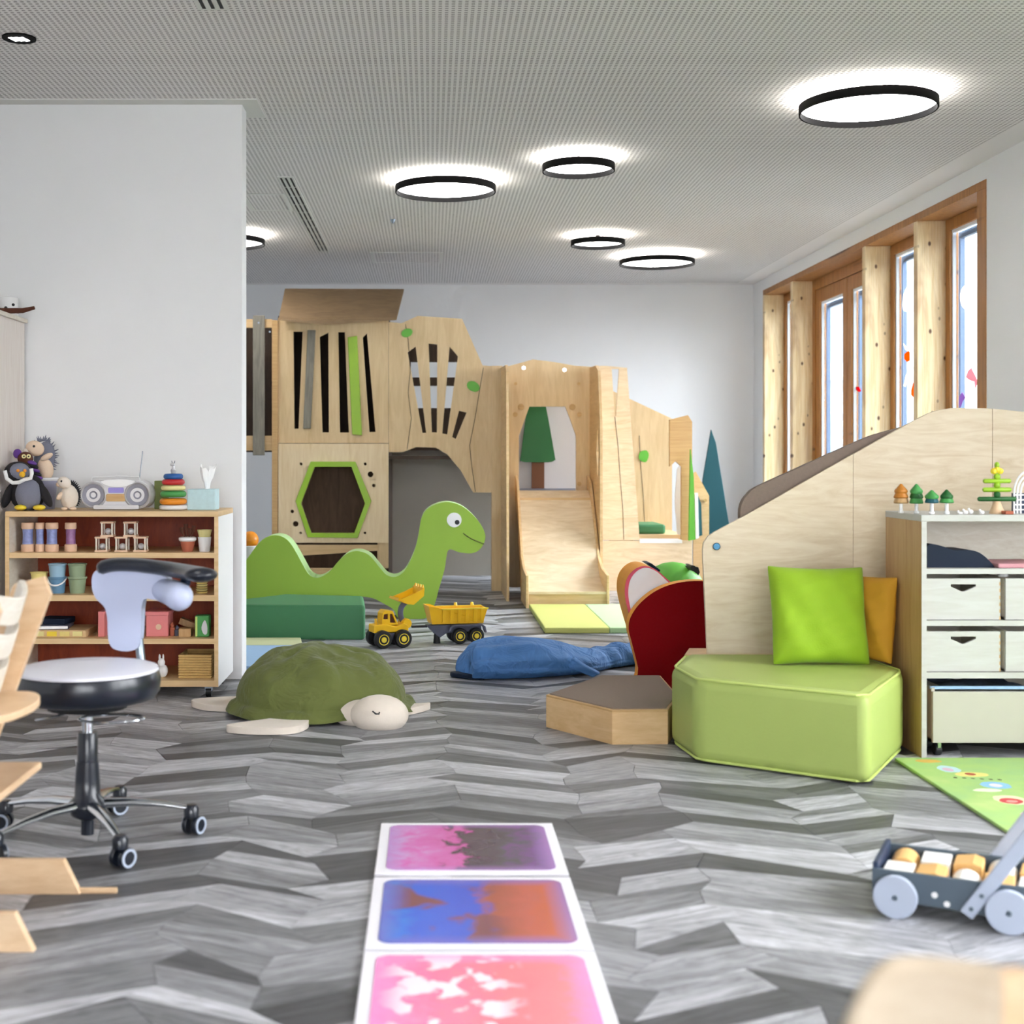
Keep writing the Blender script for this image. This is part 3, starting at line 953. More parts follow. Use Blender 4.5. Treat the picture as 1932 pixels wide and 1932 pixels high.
# right wing
rw = B().ppx([[(1128, 690), (1140, 690), (1183, 694), (1207, 1019), (1128, 1019)], [(1154, 696), (1168, 696), (1162.5, 785), (1160, 785)]], D0, 0.03).obj('wing_panel', 'pale_birch', ph)
B().tube([P(x, y, D0) for x, y in ((1160, 786), (1166, 840), (1170, 900), (1175, 960), (1177, 1018))], 0.0025, 6).obj('engraved_line', 'dark_board', rw)
B().ppx([[(1128, 1020), (1306, 1020), (1306, 1116), (1128, 1116)]], D0, 0.03).obj('low_wall', 'pale_birch', ph)
B().box((P(1207, 0, D0).x, D0 - 0.005, HC - 158 * D0 / F - 0.02), (P(1287, 0, D0).x, D0 + 0.35, HC - 158 * D0 / F + 0.005)).obj('counter', 'white_paint', ph)
wb = B().ppx([[(1150, 735), (1187, 752), (1268, 790), (1268, 1040), (1150, 1040)]], 11.85, 0.02).obj('wing_back', 'birch', ph)
B().ppx([spline([(1206, 866), (1208, 853), (1220, 850), (1224, 860), (1218, 872)], 4)], 11.84, 0.01).obj('leaf', 'leaf_green', wb)
B().tube([P(x, y, 11.85) for x, y in ((1206, 822), (1209, 880), (1214, 940), (1217, 1000))], 0.0025, 6).obj('engraved_line', 'dark_board', wb)
B().ppx([[(1264, 792), (1298, 783), (1306, 796), (1306, 1020), (1286, 1020), (1286, 880), (1275, 870), (1264, 880)]], D0 + 0.04, 0.05).obj('post', 'birch_edge', ph)
B().ppx([[(1283, 878), (1287, 1010), (1278, 1008), (1273, 945), (1278, 885)]], D0 + 0.12, 0.02).obj('white_board', 'white_paint', ph)
B().box((P(1203, 0, 11.2).x, 11.2, 0.44), (P(1256, 0, 11.2).x, 11.7, 0.52)).obj('seat_pad', 'foam_dark_green', ph, bevel=0.02)
B().box((P(1187, 0, 11.2).x, 11.1, 0.40), (P(1290, 0, 11.2).x, 11.84, 0.44)).obj('bench', 'birch_side', ph)
B().ppx([[(1303, 848), (1309, 900), (1312, 1018), (1300, 1020)]], D0 - 0.05, 0.04).obj('green_board', 'leaf_green', ph)
hb = thing('play_house_gable', 'small plywood house gable panel with teal window beside the playhouse', 'play panel', (2.15, 10.9, 0))
B().ppx([[(1308, 893), (1313, 890), (1338, 935), (1338, 1112), (1308, 1112)]], 11.0, 0.025).obj('panel', 'step_wood', hb)
B().ppx([[(1311, 930), (1317, 930), (1319, 1015), (1313, 1017)]], 10.96, 0.03).obj('shutter', 'white_paint', hb)
B().ppx([[(1317, 935), (1323, 950), (1325, 1010), (1319, 1012)]], 10.97, 0.02).obj('shutter', 'teal', hb)
B().cyl(P(1331, 944, 10.98), P(1331, 944, 11.0), 0.012).obj('plug', 'birch_edge', hb)
tt = thing('pine_tree_board', 'tall dark teal pine-shaped board standing against the back wall', 'play panel', (P(1352, 0, 12.5).x, 12.5, 0))
B().ppx([[(1342, 810), (1351, 835), (1380, 1015), (1384, 1082), (1322, 1082), (1326, 905)]], 12.5, 0.03).obj('board', 'teal', tt, bevel=0.004)
# slide
sl = thing('slide', 'birch plywood slide with raised sides below the tree window', 'slide', (0.98, 9.65, 0))
for x in (0.68, 1.256):
    B().plate([[(x, 10.85, 0.93), (x, 10.68, 0.885), (x, 10.17, 0.335), (x, 9.95, 0.26), (x, 9.63, 0.235), (x, 9.63, 0.0), (x, 10.15, 0.0), (x, 10.55, 0.62), (x, 10.85, 0.72)]], (0.02, 0, 0)).obj('side', 'birch_side', sl, bevel=0.003)
prof = spline([(10.86, 0.80), (10.66, 0.785), (10.3, 0.46), (10.08, 0.235), (9.92, 0.155), (9.64, 0.118)], 6, closed=False)
b = B()
b.plate([[(0.70, p[0], p[1]) for p in prof] + [(0.70, p[0], p[1] - 0.018) for p in reversed(prof)]], (0.556, 0, 0))
b.obj('chute', 'pale_birch', sl)
B().box((0.70, 9.65, 0.0), (1.256, 9.67, 0.105)).obj('front_board', 'birch_side', sl)
B().box((0.70, 10.6, 0.60), (1.256, 10.63, 0.76)).obj('cross_board', 'birch_side', sl)
mt_ = thing('folding_mat', 'pale lime folding gym mat at the foot of the slide', 'mat', (1.1, 9.0, 0))
B().box((0.70, 8.27, 0), (1.096, 9.6, 0.035)).obj('section', 'mat_lime', mt_, bevel=0.006)
B().box((1.098, 8.27, 0), (1.5, 9.6, 0.035)).obj('section', 'mat_mint', mt_, bevel=0.006)

# ================================================================== DINOSAUR BENCH AND NEIGHBOURS
DD = 9.0
dn = thing('dinosaur_seat', 'green long-necked dinosaur play bench with two humps', 'play seat', (0, DD, 0))
out = [(404, 1150), (420, 1105), (445, 1078), (465, 1056), (487, 1026), (504, 1013), (523, 1010), (540, 1017), (554, 1034), (571, 1065), (583, 1084), (600, 1090), (621, 1079), (641, 1056), (658, 1043), (677, 1040), (697, 1048),
       (716, 1070), (730, 1085), (747, 1088), (764, 1076), (780, 1045), (789, 1012), (795, 978), (808, 959), (834, 948), (856, 949), (878, 959), (901, 981), (914, 1003), (915, 1020), (905, 1037), (889, 1044), (866, 1042), (846, 1038),
       (839, 1073), (828, 1112), (820, 1140), (806, 1165), (778, 1168), (752, 1166), (742, 1150), (726, 1140), (700, 1128), (660, 1124), (610, 1124), (575, 1132), (556, 1150), (545, 1167), (480, 1168), (430, 1168)]
sp = spline([Vector((x, y, 0)) for x, y in out], 4)
body = B().ppx([[(p.x, p.y) for p in sp]], DD, 0.26)
bo = body.obj('body', 'dino_green', dn, bevel=0.012, seg=3)
bo.data.materials.append(MATS['dino_edge'])
for f in bo.data.polygons:
    if abs(f.normal.y) < 0.5:
        f.material_index = 1
eye = B().cyl(P(857, 981, DD - 0.004), P(857, 981, DD + 0.002), 0.049, n=28).obj('eye', 'white_paint', dn)
B().cyl(P(862.5, 985.5, DD - 0.007), P(862.5, 985.5, DD - 0.003), 0.016, n=20).obj('pupil', 'black_rubber', eye)
B().tube([P(x, y, DD) for x, y in ((874, 1006), (880, 1011), (890, 1017), (902, 1022), (913, 1026))], 0.004, 6).obj('mouth', 'shell_green', dn)
fb = B().plate([[(-1.3, 8.02, 0), (-0.385, 7.98, 0), (-0.42, 8.5, 0), (-0.93, 8.63, 0), (-1.3, 8.12, 0)]], (0, 0, 0.205)).obj('foam_block', 'foam_dark_green', bevel=0.018, seg=3)
tag(fb, 'dark green foam block in front of the dinosaur', 'foam block')
fm_ = thing('play_mat', 'pale blue and cream floor mat beside the partition end', 'mat', (-1.1, 7.4, 0))
B().plate([[(-1.35, 7.62, 0), (-0.72, 7.62, 0), (-0.76, 7.93, 0), (-1.35, 7.93, 0)]], (0, 0, 0.02)).obj('section', 'mat_cream', fm_, bevel=0.004)
B().plate([[(-1.35, 6.85, 0), (-0.84, 6.85, 0), (-0.72, 7.61, 0), (-1.35, 7.61, 0)]], (0, 0, 0.02)).obj('section', 'mat_blue', fm_, bevel=0.004)
ob = thing('ball_bowl', 'white tapered bowl on a stand behind the dinosaur hump', 'bowl', (P(472, 0, 9.7).x, 9.7, 0))
B().lathe([(0.10, 0.0), (0.10, 0.02), (0.02, 0.04), (0.02, 0.3), (0.03, 0.33), (0.075, 0.44), (0.07, 0.445), (0.03, 0.34)], n=28).obj('bowl', 'white_paint', ob, smooth=True, local=True)
tag(B().ball((P(472, 0, 9.7).x, 9.7, 0.485), (0.062, 0.062, 0.062)).obj('play_ball', 'orange_paint', smooth=True), 'orange ball lying in the white bowl behind the dinosaur', 'ball')
# ================================================================== TOY SHELF AT THE PARTITION
SD = 6.04
zz = lambda py, d=SD: HC - (py - VY) * d / F
xx = lambda px, d=SD: (px - VX) * d / F
sh = thing('toy_shelf', 'low birch toy shelf on casters with dark red-brown back', 'shelf', ((xx(10) + xx(412)) / 2, 6.26, 0))
x0, x1, yb = xx(10), xx(412), 6.49
zb, ztop = zz(1296), zz(965)
B().box((x0, SD, zb), (x0 + 0.018, yb, ztop - 0.024)).obj('side', 'whitewash', sh)
B().box((x1 - 0.018, SD, zb), (x1, yb, ztop - 0.024)).obj('side', 'white_paint', sh)
for x in (x0, x1 - 0.018):
    B().box((x, SD - 0.003, zb), (x + 0.018, SD, ztop - 0.024)).obj('edge_band', 'birch_side', sh)
B().box((x0, SD - 0.003, ztop - 0.024), (x1, yb, ztop)).obj('top', 'birch_side', sh, bevel=0.002)
sz = []
for y0_, y1_ in ((1043, 1053), (1123, 1134), (1205, 1215), (1284, 1296)):
    B().box((x0 + 0.018, SD, zz(y1_)), (x1 - 0.018, yb - 0.01, zz(y0_))).obj('shelf_board', 'birch_side', sh)
    sz.append(zz(y0_))
B().box((x0 + 0.018, yb - 0.01, zb), (x1 - 0.018, yb, ztop - 0.024)).obj('back_panel', 'mahogany', sh)
for x in (x0 + 0.05, x1 - 0.05):
    for y in (SD + 0.05, yb - 0.05):
        c = B().cyl((x - 0.012, y, 0.024), (x + 0.012, y, 0.024), 0.024, n=16).obj('caster', 'black_rubber', sh)
        B().box((x - 0.016, y - 0.018, 0.028), (x + 0.016, y + 0.018, zb)).obj('bracket', 'steel', c)
z1s, z2s, z3s, z4s = sz


def Q(px, py, d):
    return P(px, py, d)


# --- soft toys on the top board
d = 6.16
k = d / F
pg = thing('penguin_plush', 'grey and black penguin plush with yellow feet at the shelf end', 'plush toy', (xx(52, d), d, ztop))
B().ball(Q(52, 929, d + 0.02), (0.083, 0.055, 0.088)).obj('body', 'plush_black', pg, smooth=True)
B().ball(Q(54, 933, d - 0.012), (0.060, 0.05, 0.072)).obj('belly', 'plush_grey', pg, smooth=True)
hd = B().ball(Q(34, 892, d), (0.064, 0.052, 0.052)).obj('head', 'plush_black', pg, smooth=True)
B().ball(Q(36, 890, d - 0.02), (0.050, 0.038, 0.040)).obj('face', 'plush_grey', hd, smooth=True)
B().tube([Q(x, y, d - 0.045) for x, y in ((9, 888), (13, 903), (24, 911), (36, 910), (46, 905), (58, 902), (60, 893), (59, 884))], 0.009, 8).obj('face_band', 'plush_white', hd, smooth=True)
B().cyl(Q(42, 895, d - 0.05), Q(43, 899, d - 0.09), 0.014, 0.003, 12).obj('beak', 'toy_yellow', hd, smooth=True)
for x in (34, 47):
    e_ = B().ball(Q(x, 888, d - 0.055), (0.008, 0.006, 0.008), 12, 8).obj('eye', 'orange_paint', hd, smooth=True)
B().ball(Q(86, 935, d), (0.020, 0.03, 0.058), ry=-0.45).obj('wing', 'plush_black', pg, smooth=True)
B().ball(Q(15, 935, d), (0.020, 0.03, 0.060), ry=0.35).obj('wing', 'plush_black', pg, smooth=True)
for x in (39, 74):
    B().ball(Q(x, 957.5, d - 0.04), (0.028, 0.03, 0.013)).obj('foot', 'toy_yellow_pale', pg, smooth=True)

d = 6.34
bk = thing('toy_bucket', 'lavender grey bucket with pale rim holding two soft toys', 'bucket', (xx(84, d), d, ztop))
B().lathe([(0.046, 0.0), (0.060, 0.138), (0.056, 0.138), (0.044, 0.006)], n=28).obj('pail', 'bucket_lavender', bk, smooth=True, local=True)
B().lathe([(0.062, 0.132), (0.066, 0.139), (0.062, 0.147), (0.056, 0.139)], n=28).obj('rim', 'white_paint', bk, smooth=True, local=True)
hg = thing('hedgehog_plush', 'pale hedgehog plush sitting on top of the lavender bucket', 'plush toy', (xx(84, d), d, ztop + 0.147))
B().ball(Q(86, 884, d), (0.036, 0.034, 0.052), ry=-0.25).obj('body', 'plush_peach', hg, smooth=True)
hh = B().ball(Q(66, 846, d - 0.02), (0.044, 0.036, 0.036), ry=0.35).obj('head', 'plush_peach', hg, smooth=True)
B().ball(Q(51, 852, d - 0.03), (0.020, 0.018, 0.016)).obj('snout', 'plush_cream', hh, smooth=True)
B().ball(Q(64, 842, d - 0.056), 0.006, 10, 6).obj('eye', 'black_rubber', hh, smooth=True)
B().ball(Q(88, 862, d - 0.03), (0.014, 0.014, 0.032), ry=1.1).obj('arm', 'plush_peach', hg, smooth=True)
B().ball(Q(84, 866, d + 0.022), (0.050, 0.030, 0.084), ry=0.15).obj('back', 'plush_grey', hg, smooth=True)
b = B()
for i in range(26):
    a = -0.9 + 3.0 * i / 25
    c = Q(80, 866, d + 0.02) + Vector((0.05 * math.sin(a), rnd.uniform(-0.01, 0.03), 0.085 * math.cos(a)))
    q = c + Vector((0.022 * math.sin(a) + rnd.uniform(-.006, .006), 0.004, 0.024 * math.cos(a) + rnd.uniform(-.006, .006)))
    b.cyl(c, q, 0.006, 0.001, 6)
b.obj('spines', 'plush_grey', hg)
ow = thing('owl_plush', 'dark brown owl plush with purple striped body behind the penguin', 'plush toy', (xx(60, 6.27), 6.27, ztop + 0.14))
d = 6.25
oh = B().ball(Q(48, 866, d), (0.036, 0.032, 0.034)).obj('head', 'plush_brown', ow, smooth=True)
for x in (45, 54):
    e_ = B().cyl(Q(x, 861, d - 0.030), Q(x, 861, d - 0.036), 0.010, n=14).obj('eye', 'cream_paint', oh)
    B().cyl(Q(x, 861, d - 0.0365), Q(x, 861, d - 0.039), 0.004, n=10).obj('pupil', 'black_rubber', oh)
B().ball(Q(33, 856, d), (0.020, 0.016, 0.022)).obj('bow', 'plush_purple', ow, smooth=True)
for i, (x, y) in enumerate(((60, 873), (63, 880), (66, 887), (69, 894), (71, 900))):
    B().ball(Q(x, y, d - 0.01), (0.024, 0.022, 0.010), ry=0.35).obj('stripe', 'plush_purple' if i % 2 == 0 else 'plush_black', ow, smooth=True)
B().ball(Q(31, 880, d), (0.036, 0.018, 0.016), ry=0.3).obj('wing', 'plush_brown', ow, smooth=True)

d = 6.2
h2 = thing('hedgehog_plush', 'small cream hedgehog plush standing between the bucket and the radio', 'plush toy', (xx(130, d), d, ztop))
B().ball(Q(131, 938, d), (0.042, 0.036, 0.058)).obj('body', 'plush_cream', h2, smooth=True)
hh = B().ball(Q(121, 911, d - 0.015), (0.032, 0.028, 0.028), ry=0.5).obj('head', 'plush_cream', h2, smooth=True)
B().ball(Q(111, 914, d - 0.02), (0.014, 0.013, 0.011)).obj('snout', 'plush_peach', hh, smooth=True)
B().ball(Q(116, 908, d - 0.04), 0.005, 10, 6).obj('eye', 'black_rubber', hh, smooth=True)
B().ball(Q(113, 936, d - 0.02), (0.012, 0.012, 0.022), ry=0.6).obj('arm', 'plush_peach', h2, smooth=True)
for x in (122, 138):
    B().ball(Q(x, 959.5, d - 0.02), (0.016, 0.02, 0.008)).obj('foot', 'plush_peach', h2, smooth=True)
B().ball(Q(135, 935, d + 0.014), (0.040, 0.032, 0.058)).obj('back', 'plush_black', h2, smooth=True)
b = B()
for i in range(34):
    a = -0.2 + 2.6 * (i % 17) / 16
    c = Q(132, 934, d + 0.015 + 0.02 * (i // 17)) + Vector((0.040 * math.sin(a), 0, 0.056 * math.cos(a)))
    b.cyl(c, c + Vector((0.016 * math.sin(a), 0.003, 0.014 * math.cos(a))), 0.005, 0.001, 6)
b.obj('spines', 'plush_black', h2)

# --- radio
d = 6.22
ra = thing('portable_radio', 'silver portable radio with two round speakers and raised antenna', 'radio', (xx(220, d), d, ztop))
bod = spline([Vector(p + (0,)) for p in ((160, 934), (164, 916), (176, 908), (190, 908), (206, 914), (222, 916), (238, 913), (254, 907), (270, 909), (282, 922), (284, 938), (278, 952), (262, 960), (220, 961), (180, 960), (164, 952))], 4)
B().ppx([[(p.x, p.y) for p in bod]], d, 0.13).obj('case', 'silver_plastic', ra, bevel=0.006)
B().ppx([spline([(190, 909), (205, 905), (222, 904), (240, 905), (254, 909), (238, 917), (222, 919), (205, 917)], 3)], d - 0.012, 0.012).obj('top_cover', 'white_paint', ra, bevel=0.003)
for x in (176, 259):
    sp_ = B().lathe([(0.050, 0.0), (0.056, 0.006), (0.062, 0.0), (0.062, -0.012), (0.050, -0.012)], Q(x, 934, d - 0.002), 32, Matrix.Rotation(PI / 2, 4, 'X')).obj('speaker', 'silver_plastic', ra, smooth=True)
    B().lathe([(0.001, -0.006), (0.018, 0.002), (0.020, -0.004), (0.050, 0.003), (0.050, -0.006)], Q(x, 934, d - 0.003), 32, Matrix.Rotation(PI / 2, 4, 'X')).obj('cone', 'speaker_grey', sp_, smooth=True)
B().ppx([rrect(204, 920, 233, 930, 2)], d - 0.006, 0.006).obj('display', 'lcd', ra)
B().ppx([rrect(200, 932, 237, 946, 3)], d - 0.005, 0.005).obj('cassette_door', 'birch_edge', ra)
B().ppx([rrect(176, 953, 262, 961, 3)], d - 0.02, 0.02).obj('foot_plate', 'silver_plastic', ra)
B().tube([Q(172, 909, d + 0.08), Q(174, 900, d + 0.08), Q(220, 898, d + 0.08), Q(262, 900, d + 0.08), Q(264, 909, d + 0.08)], 0.005, 8).obj('handle', 'white_paint', ra, smooth=True)
B().cyl(Q(263, 906, d + 0.1), Q(269, 851, d + 0.1), 0.0022, n=8).obj('antenna', 'steel', ra)

# --- box, ring stacker, tissues
tag(B().box((xx(291, 6.33), 6.33, ztop), (xx(315, 6.33), 6.38, zz(907, 6.33))).obj('storage_box', 'olive_box', bevel=0.003), 'olive green box standing behind the ring stacker', 'box')
d = 6.2
rs = thing('ring_stacker', 'wooden ring stacker with coloured rings and small animal on top', 'toy', (xx(327, d), d, ztop))
kk = d / F
for px_w, py, m, hgt in ((53, 957, 'white_paint', 9), (51, 946, 'orange_paint', 12), (49, 932, 'green_paint', 12), (46, 920.5, 'cream_paint', 10), (43, 909.5, 'red_paint', 11), (37, 899, 'blue_paint', 11)):
    r, h, z = px_w / 2 * kk, hgt * kk / 2 * 0.98, HC - (py - VY) * kk - ztop
    B().lathe([(0.008, z - h)] + [(r - h + h * math.cos(t), z + h * math.sin(t)) for t in [-PI / 2 + PI * i / 8 for i in range(9)]] + [(0.008, z + h)], n=28).obj('ring', m, rs, smooth=True, local=True)
fg = B().lathe([(0.010, 0.168), (0.013, 0.182), (0.007, 0.190), (0.007, 0.205)], n=14).obj('animal_figure', 'silver_plastic', rs, smooth=True, local=True)
B().ball((-0.003, -0.004, 0.209), (0.012, 0.009, 0.008), 10, 6).obj('animal_head', 'silver_plastic', fg, smooth=True, local=True)
for s_ in (-1, 1):
    B().cyl((s_ * 0.005, 0, 0.214), (s_ * 0.007, 0, 0.226), 0.002, 0.0015, 8).obj('horn', 'toy_grey', fg, local=True)
tb = thing('tissue_box', 'pale blue patterned tissue box with white tissue at the shelf end', 'tissue box', (xx(380, d), 6.26, ztop))
B().box((xx(353, d), 6.2, ztop), (xx(406, d), 6.32, zz(923, d))).obj('box', 'sky_box', tb, bevel=0.003)


def tis(u, v):
    a = 2 * PI * u
    r = (0.030 + 0.012 * math.sin(3 * a + 1)) * (0.35 + 0.65 * v)
    if v < 0.5:
        r *= 0.75
    return Vector((xx(386, d) + r * math.cos(a) * 1.1, 6.26 + r * math.sin(a) * 0.6, zz(923, d) - 0.002 + v * (0.10 + 0.013 * math.sin(2 * a + 0.6) + 0.007 * math.sin(7 * a))))


B().grid(tis, 28, 6).obj('tissue', 'paper_white', tb, smooth=True, weld=True)

# --- first shelf: rattles, bell cages, pots, cups
d = 6.13
for i, (px, wpx, m, lb) in enumerate(((52.5, 25, 'rattle_blue', 'blue patterned rattle tube nearest the shelf end'), (75.5, 18, 'rattle_blue', 'thinner blue rattle tube, second from the left end'),
                                      (98, 25, 'rattle_blue', 'wide blue rattle tube, third from the left end'), (133.5, 23, 'rattle_purple', 'purple patterned rattle tube standing apart'))):
    r = wpx / 2 * d / F
    t = thing('rattle_tube', lb, 'rattle', (xx(px, d), d, z1s), group='rattle tubes on the upper shelf')
    H = zz(986, d) - z1s
    B().lathe([(r * 0.95, 0), (r, 0.003), (r, H * 0.24), (r * 0.82, H * 0.25), (r * 0.80, 0.26 * H)], n=20).obj('end_cap', 'rattle_wood', t, smooth=True, local=True)
    B().lathe([(r * 0.80, H * 0.24), (r * 0.74, H * 0.5), (r * 0.80, H * 0.80)], n=20).obj('tube', m, t, smooth=True, local=True)
    B().lathe([(r * 0.9, H * 0.78), (r * 0.95, H * 0.8), (r * 0.95, H * 0.98), (r * 0.88, H)], n=20).obj('end_cap', 'rattle_wood', t, smooth=True, local=True)
CH, CWD = 0.068, 0.058
cages = ((193.5, z1s, 'leftmost of the three lower bell cages'), (231, z1s, 'middle of the three lower bell cages'), (266, z1s, 'rightmost of the three lower bell cages'),
         (204, z1s + CH, 'bell cage on top of the stack, left one'), (247, z1s + CH, 'bell cage on top of the stack, right one'))
c0 = None
for px, z, lb in cages:
    lb = 'small wooden ' + lb
    if c0 is None:
        c0 = thing('bell_cage', lb, 'toy', (xx(px, d), d, z), group='stacked wooden bell cages')
        for zz_ in (0, CH - 0.008):
            B().box((-CWD / 2, -CWD / 2, zz_), (CWD / 2, CWD / 2, zz_ + 0.0078)).obj('plate', 'rattle_wood', c0, local=True)
        for sx in (-1, 1):
            for sy in (-1, 1):
                B().cyl((sx * 0.023, sy * 0.023, 0.007), (sx * 0.023, sy * 0.023, CH - 0.007), 0.004, n=8).obj('bar', 'whitewash', c0, local=True)
        B().ball((0, 0, 0.023), 0.015, 14, 8).obj('bell', 'silver_plastic', c0, smooth=True, local=True)
    else:
        dup(c0, (xx(px, d), d, z), 0, lb)
t = thing('flower_pot', 'terracotta pot with white saucer and dark brushes on the upper shelf', 'pot', (xx(354, d), d, z1s))
B().lathe([(0.024, 0), (0.034, 0.046), (0.030, 0.046), (0.022, 0.005)], n=22).obj('pot', 'terracotta', t, smooth=True, local=True)
B().lathe([(0.034, 0.046), (0.040, 0.052), (0.040, 0.062), (0.034, 0.066)], n=22).obj('saucer', 'white_paint', t, smooth=True, local=True)
for sx, h, lb in ((-0.024, 0.105, 'leftmost dark brush standing in the terracotta pot'), (-0.008, 0.120, 'tallest dark brush in the terracotta pot'), (0.010, 0.10, 'shortest dark brush in the terracotta pot'), (0.026, 0.112, 'rightmost dark brush standing in the terracotta pot')):
    bx_ = xx(354, d)
    tag(B().cyl((bx_ + sx * 0.6, d + 0.005, z1s + 0.068), (bx_ + sx, d, z1s + h - 0.02), 0.004, 0.005, 8).cyl((bx_ + sx, d, z1s + h - 0.02), (bx_ + sx * 1.1, d, z1s + h + 0.004), 0.007, 0.010, 8).obj('paint_brush', 'plush_brown'), lb, 'brush', 'brushes in the terracotta pot')
t = thing('paper_cup', 'white cup at the right end of the upper shelf', 'cup', (xx(386, d), d, z1s))
B().lathe([(0.024, 0), (0.031, 0.066), (0.028, 0.066), (0.022, 0.004)], n=22).obj('cup', 'white_paint', t, smooth=True, local=True)
t = tag(B().lathe([(0.026, 0), (0.034, 0.032), (0.030, 0.032), (0.024, 0.003)], (xx(386, d), d, z1s + 0.0665), 22).obj('paper_cup', 'cream_paint', smooth=True), 'pale yellow cup stacked on the white cup', 'cup')

# --- second shelf: buckets
d = 6.14


def pail(px, y_top, wpx, lower, upper):
    r = wpx / 2 * d / F
    H = zz(y_top, d) - z2s
    lb, m, hand = lower
    t = thing('toy_bucket', lb, 'bucket', (xx(px, d), d, z2s), group='play buckets on the second shelf')
    B().lathe([(r * 0.78, 0), (r * 0.98, H * 0.52), (r * 0.92, H * 0.52), (r * 0.72, 0.004)], n=24).obj('pail', m, t, smooth=True, local=True)
    B().lathe([(r * 0.94, H * 0.46), (r * 1.06, H * 0.50), (r * 1.06, H * 0.56), (r * 0.92, H * 0.56)], n=24, closed=True).obj('rim', m, t, smooth=True, local=True)
    if hand:
        B().tube([(r * math.cos(a) * 1.02, -r * 1.08 * math.sin(a), H * (0.52 - 0.24 * math.sin(a))) for a in [PI * i / 12 for i in range(13)]], 0.004, 8).obj('handle', 'white_paint', t, smooth=True, local=True)
    lb, m, hand = upper
    t = thing('toy_bucket', lb, 'bucket', (xx(px, d), d, z2s + H * 0.525), group='play buckets on the second shelf')
    B().lathe([(r * 0.84, 0), (r * 0.98, H * 0.44), (r * 0.92, H * 0.44), (r * 0.80, 0.004)], n=24).obj('pail', m, t, smooth=True, local=True)
    B().lathe([(r * 0.94, H * 0.40), (r * 1.05, H * 0.43), (r * 1.05, H * 0.475), (r * 0.92, H * 0.475)], n=24, closed=True).obj('rim', m, t, smooth=True, local=True)


pail(74, 1079, 32, ('white bucket with handle under the yellow one', 'white_paint', True), ('pale yellow bucket stacked on the white one', 'bucket_yellow', False))
pail(108.5, 1063, 33, ('mid blue bucket with white handle, lower of the blue pair', 'bucket_blue', True), ('pale blue bucket, upper of the blue pair', 'bucket_pale_blue', False))
pail(146, 1063, 34, ('sage green bucket, lower of the green pair', 'bucket_green', False), ('sage green bucket, upper of the green pair', 'bucket_green', False))
for i in range(5):
    tag(B().lathe([(0.022, 0), (0.028, 0.008), (0.02, 0.006)], (xx(381, d), d, z2s + i * 0.0105), 20).obj('small_plate', 'cream_paint' if i % 2 else 'bucket_yellow'),
        ('lowest', 'second lowest', 'middle', 'second highest', 'topmost')[i] + ' small plate in the stack on the bucket shelf', 'plate', 'stacked small plates')

# --- third shelf
d = 6.14
t = thing('puzzle_tray', 'long shallow wooden puzzle tray with yellow tiles on the third shelf', 'puzzle', (xx(122, d), d, z3s))
B().box((xx(66, d), 6.08, z3s), (xx(168, d), 6.3, z3s + 0.032)).obj('tray', 'birch_side', t, bevel=0.003)
for i in range(4):
    B().box((xx(72 + i * 24, d), 6.076, z3s + 0.006), (xx(90 + i * 24, d), 6.082, z3s + 0.027)).obj('tile', ('cream_paint', 'toy_yellow_pale', 'bucket_yellow', 'cream_paint')[i], t)
bk_ = thing('picture_book', 'flat dark picture book lying on the puzzle tray', 'book', (xx(95, d), 6.18, z3s + 0.032))
B().cbox((xx(98, d), 6.18, z3s + 0.042), (0.15, 0.16, 0.018), rz=0.1).obj('cover', 'toy_grey', bk_, bevel=0.002)
B().cbox((xx(98, d), 6.177, z3s + 0.042), (0.146, 0.162, 0.012), rz=0.1).obj('pages', 'paper_white', bk_)
tag(B().cbox((xx(100, d), 6.2, z3s + 0.064), (0.13, 0.12, 0.026), rz=-0.15).obj('picture_book', 'navy', bevel=0.003), 'small navy book on top of the flat dark book', 'book')
tag(B().box((xx(189, d), 6.1, z3s), (xx(201, d), 6.25, zz(1152, d))).obj('picture_book', 'pink_box', bevel=0.002), 'narrow pink book upright left of the stool back', 'book')
t = thing('gift_box', 'pink printed cardboard box on the third shelf', 'box', (xx(297, d), 6.16, z3s))
B().box((xx(278, d), 6.11, z3s), (xx(319, d), 6.24, zz(1157, d))).obj('box', 'pink_box', t, bevel=0.003)
B().box((xx(276.5, d), 6.106, zz(1160, d)), (xx(320.5, d), 6.244, zz(1152.5, d))).obj('lid', 'pink_box', t, bevel=0.003)
B().ppx([circ(299, 1183, 5.5)], 6.104, 0.004).obj('print', 'rattle_wood', t)
for px, h, m, lb in ((325, 0.062, 'terracotta', 'small brown peg figure beside the pink box'), (334, 0.048, 'toy_grey', 'small grey peg figure right of the brown one')):
    tag(B().lathe([(0.011, 0), (0.012, h * 0.55), (0.006, h * 0.62), (0.009, h * 0.8), (0.001, h)], (xx(px, d), d, z3s), 14).obj('peg_figure', m, smooth=True), lb, 'toy')
t = thing('toy_block', 'small orange-brown wooden block on the third shelf', 'block', (xx(351, d), d, z3s))
B().box((xx(340, d), 6.1, z3s), (xx(363, d), 6.16, z3s + 0.036)).obj('block', 'oak_side', t, bevel=0.002)
tag(B().cbox((xx(356, 6.24), 6.26, z3s + 0.04), (0.09, 0.05, 0.03), ry=0.35).obj('toy_plank', 'oak_side', bevel=0.002), 'slanting brown wooden plank behind the small block', 'block')
t = thing('snack_tin', 'green printed tin at the right end of the third shelf', 'tin', (xx(384.5, d), d, z3s))
B().box((xx(371, d), 6.09, z3s), (xx(398, d), 6.15, zz(1159, d))).obj('tin', 'green_paint', t, bevel=0.006)
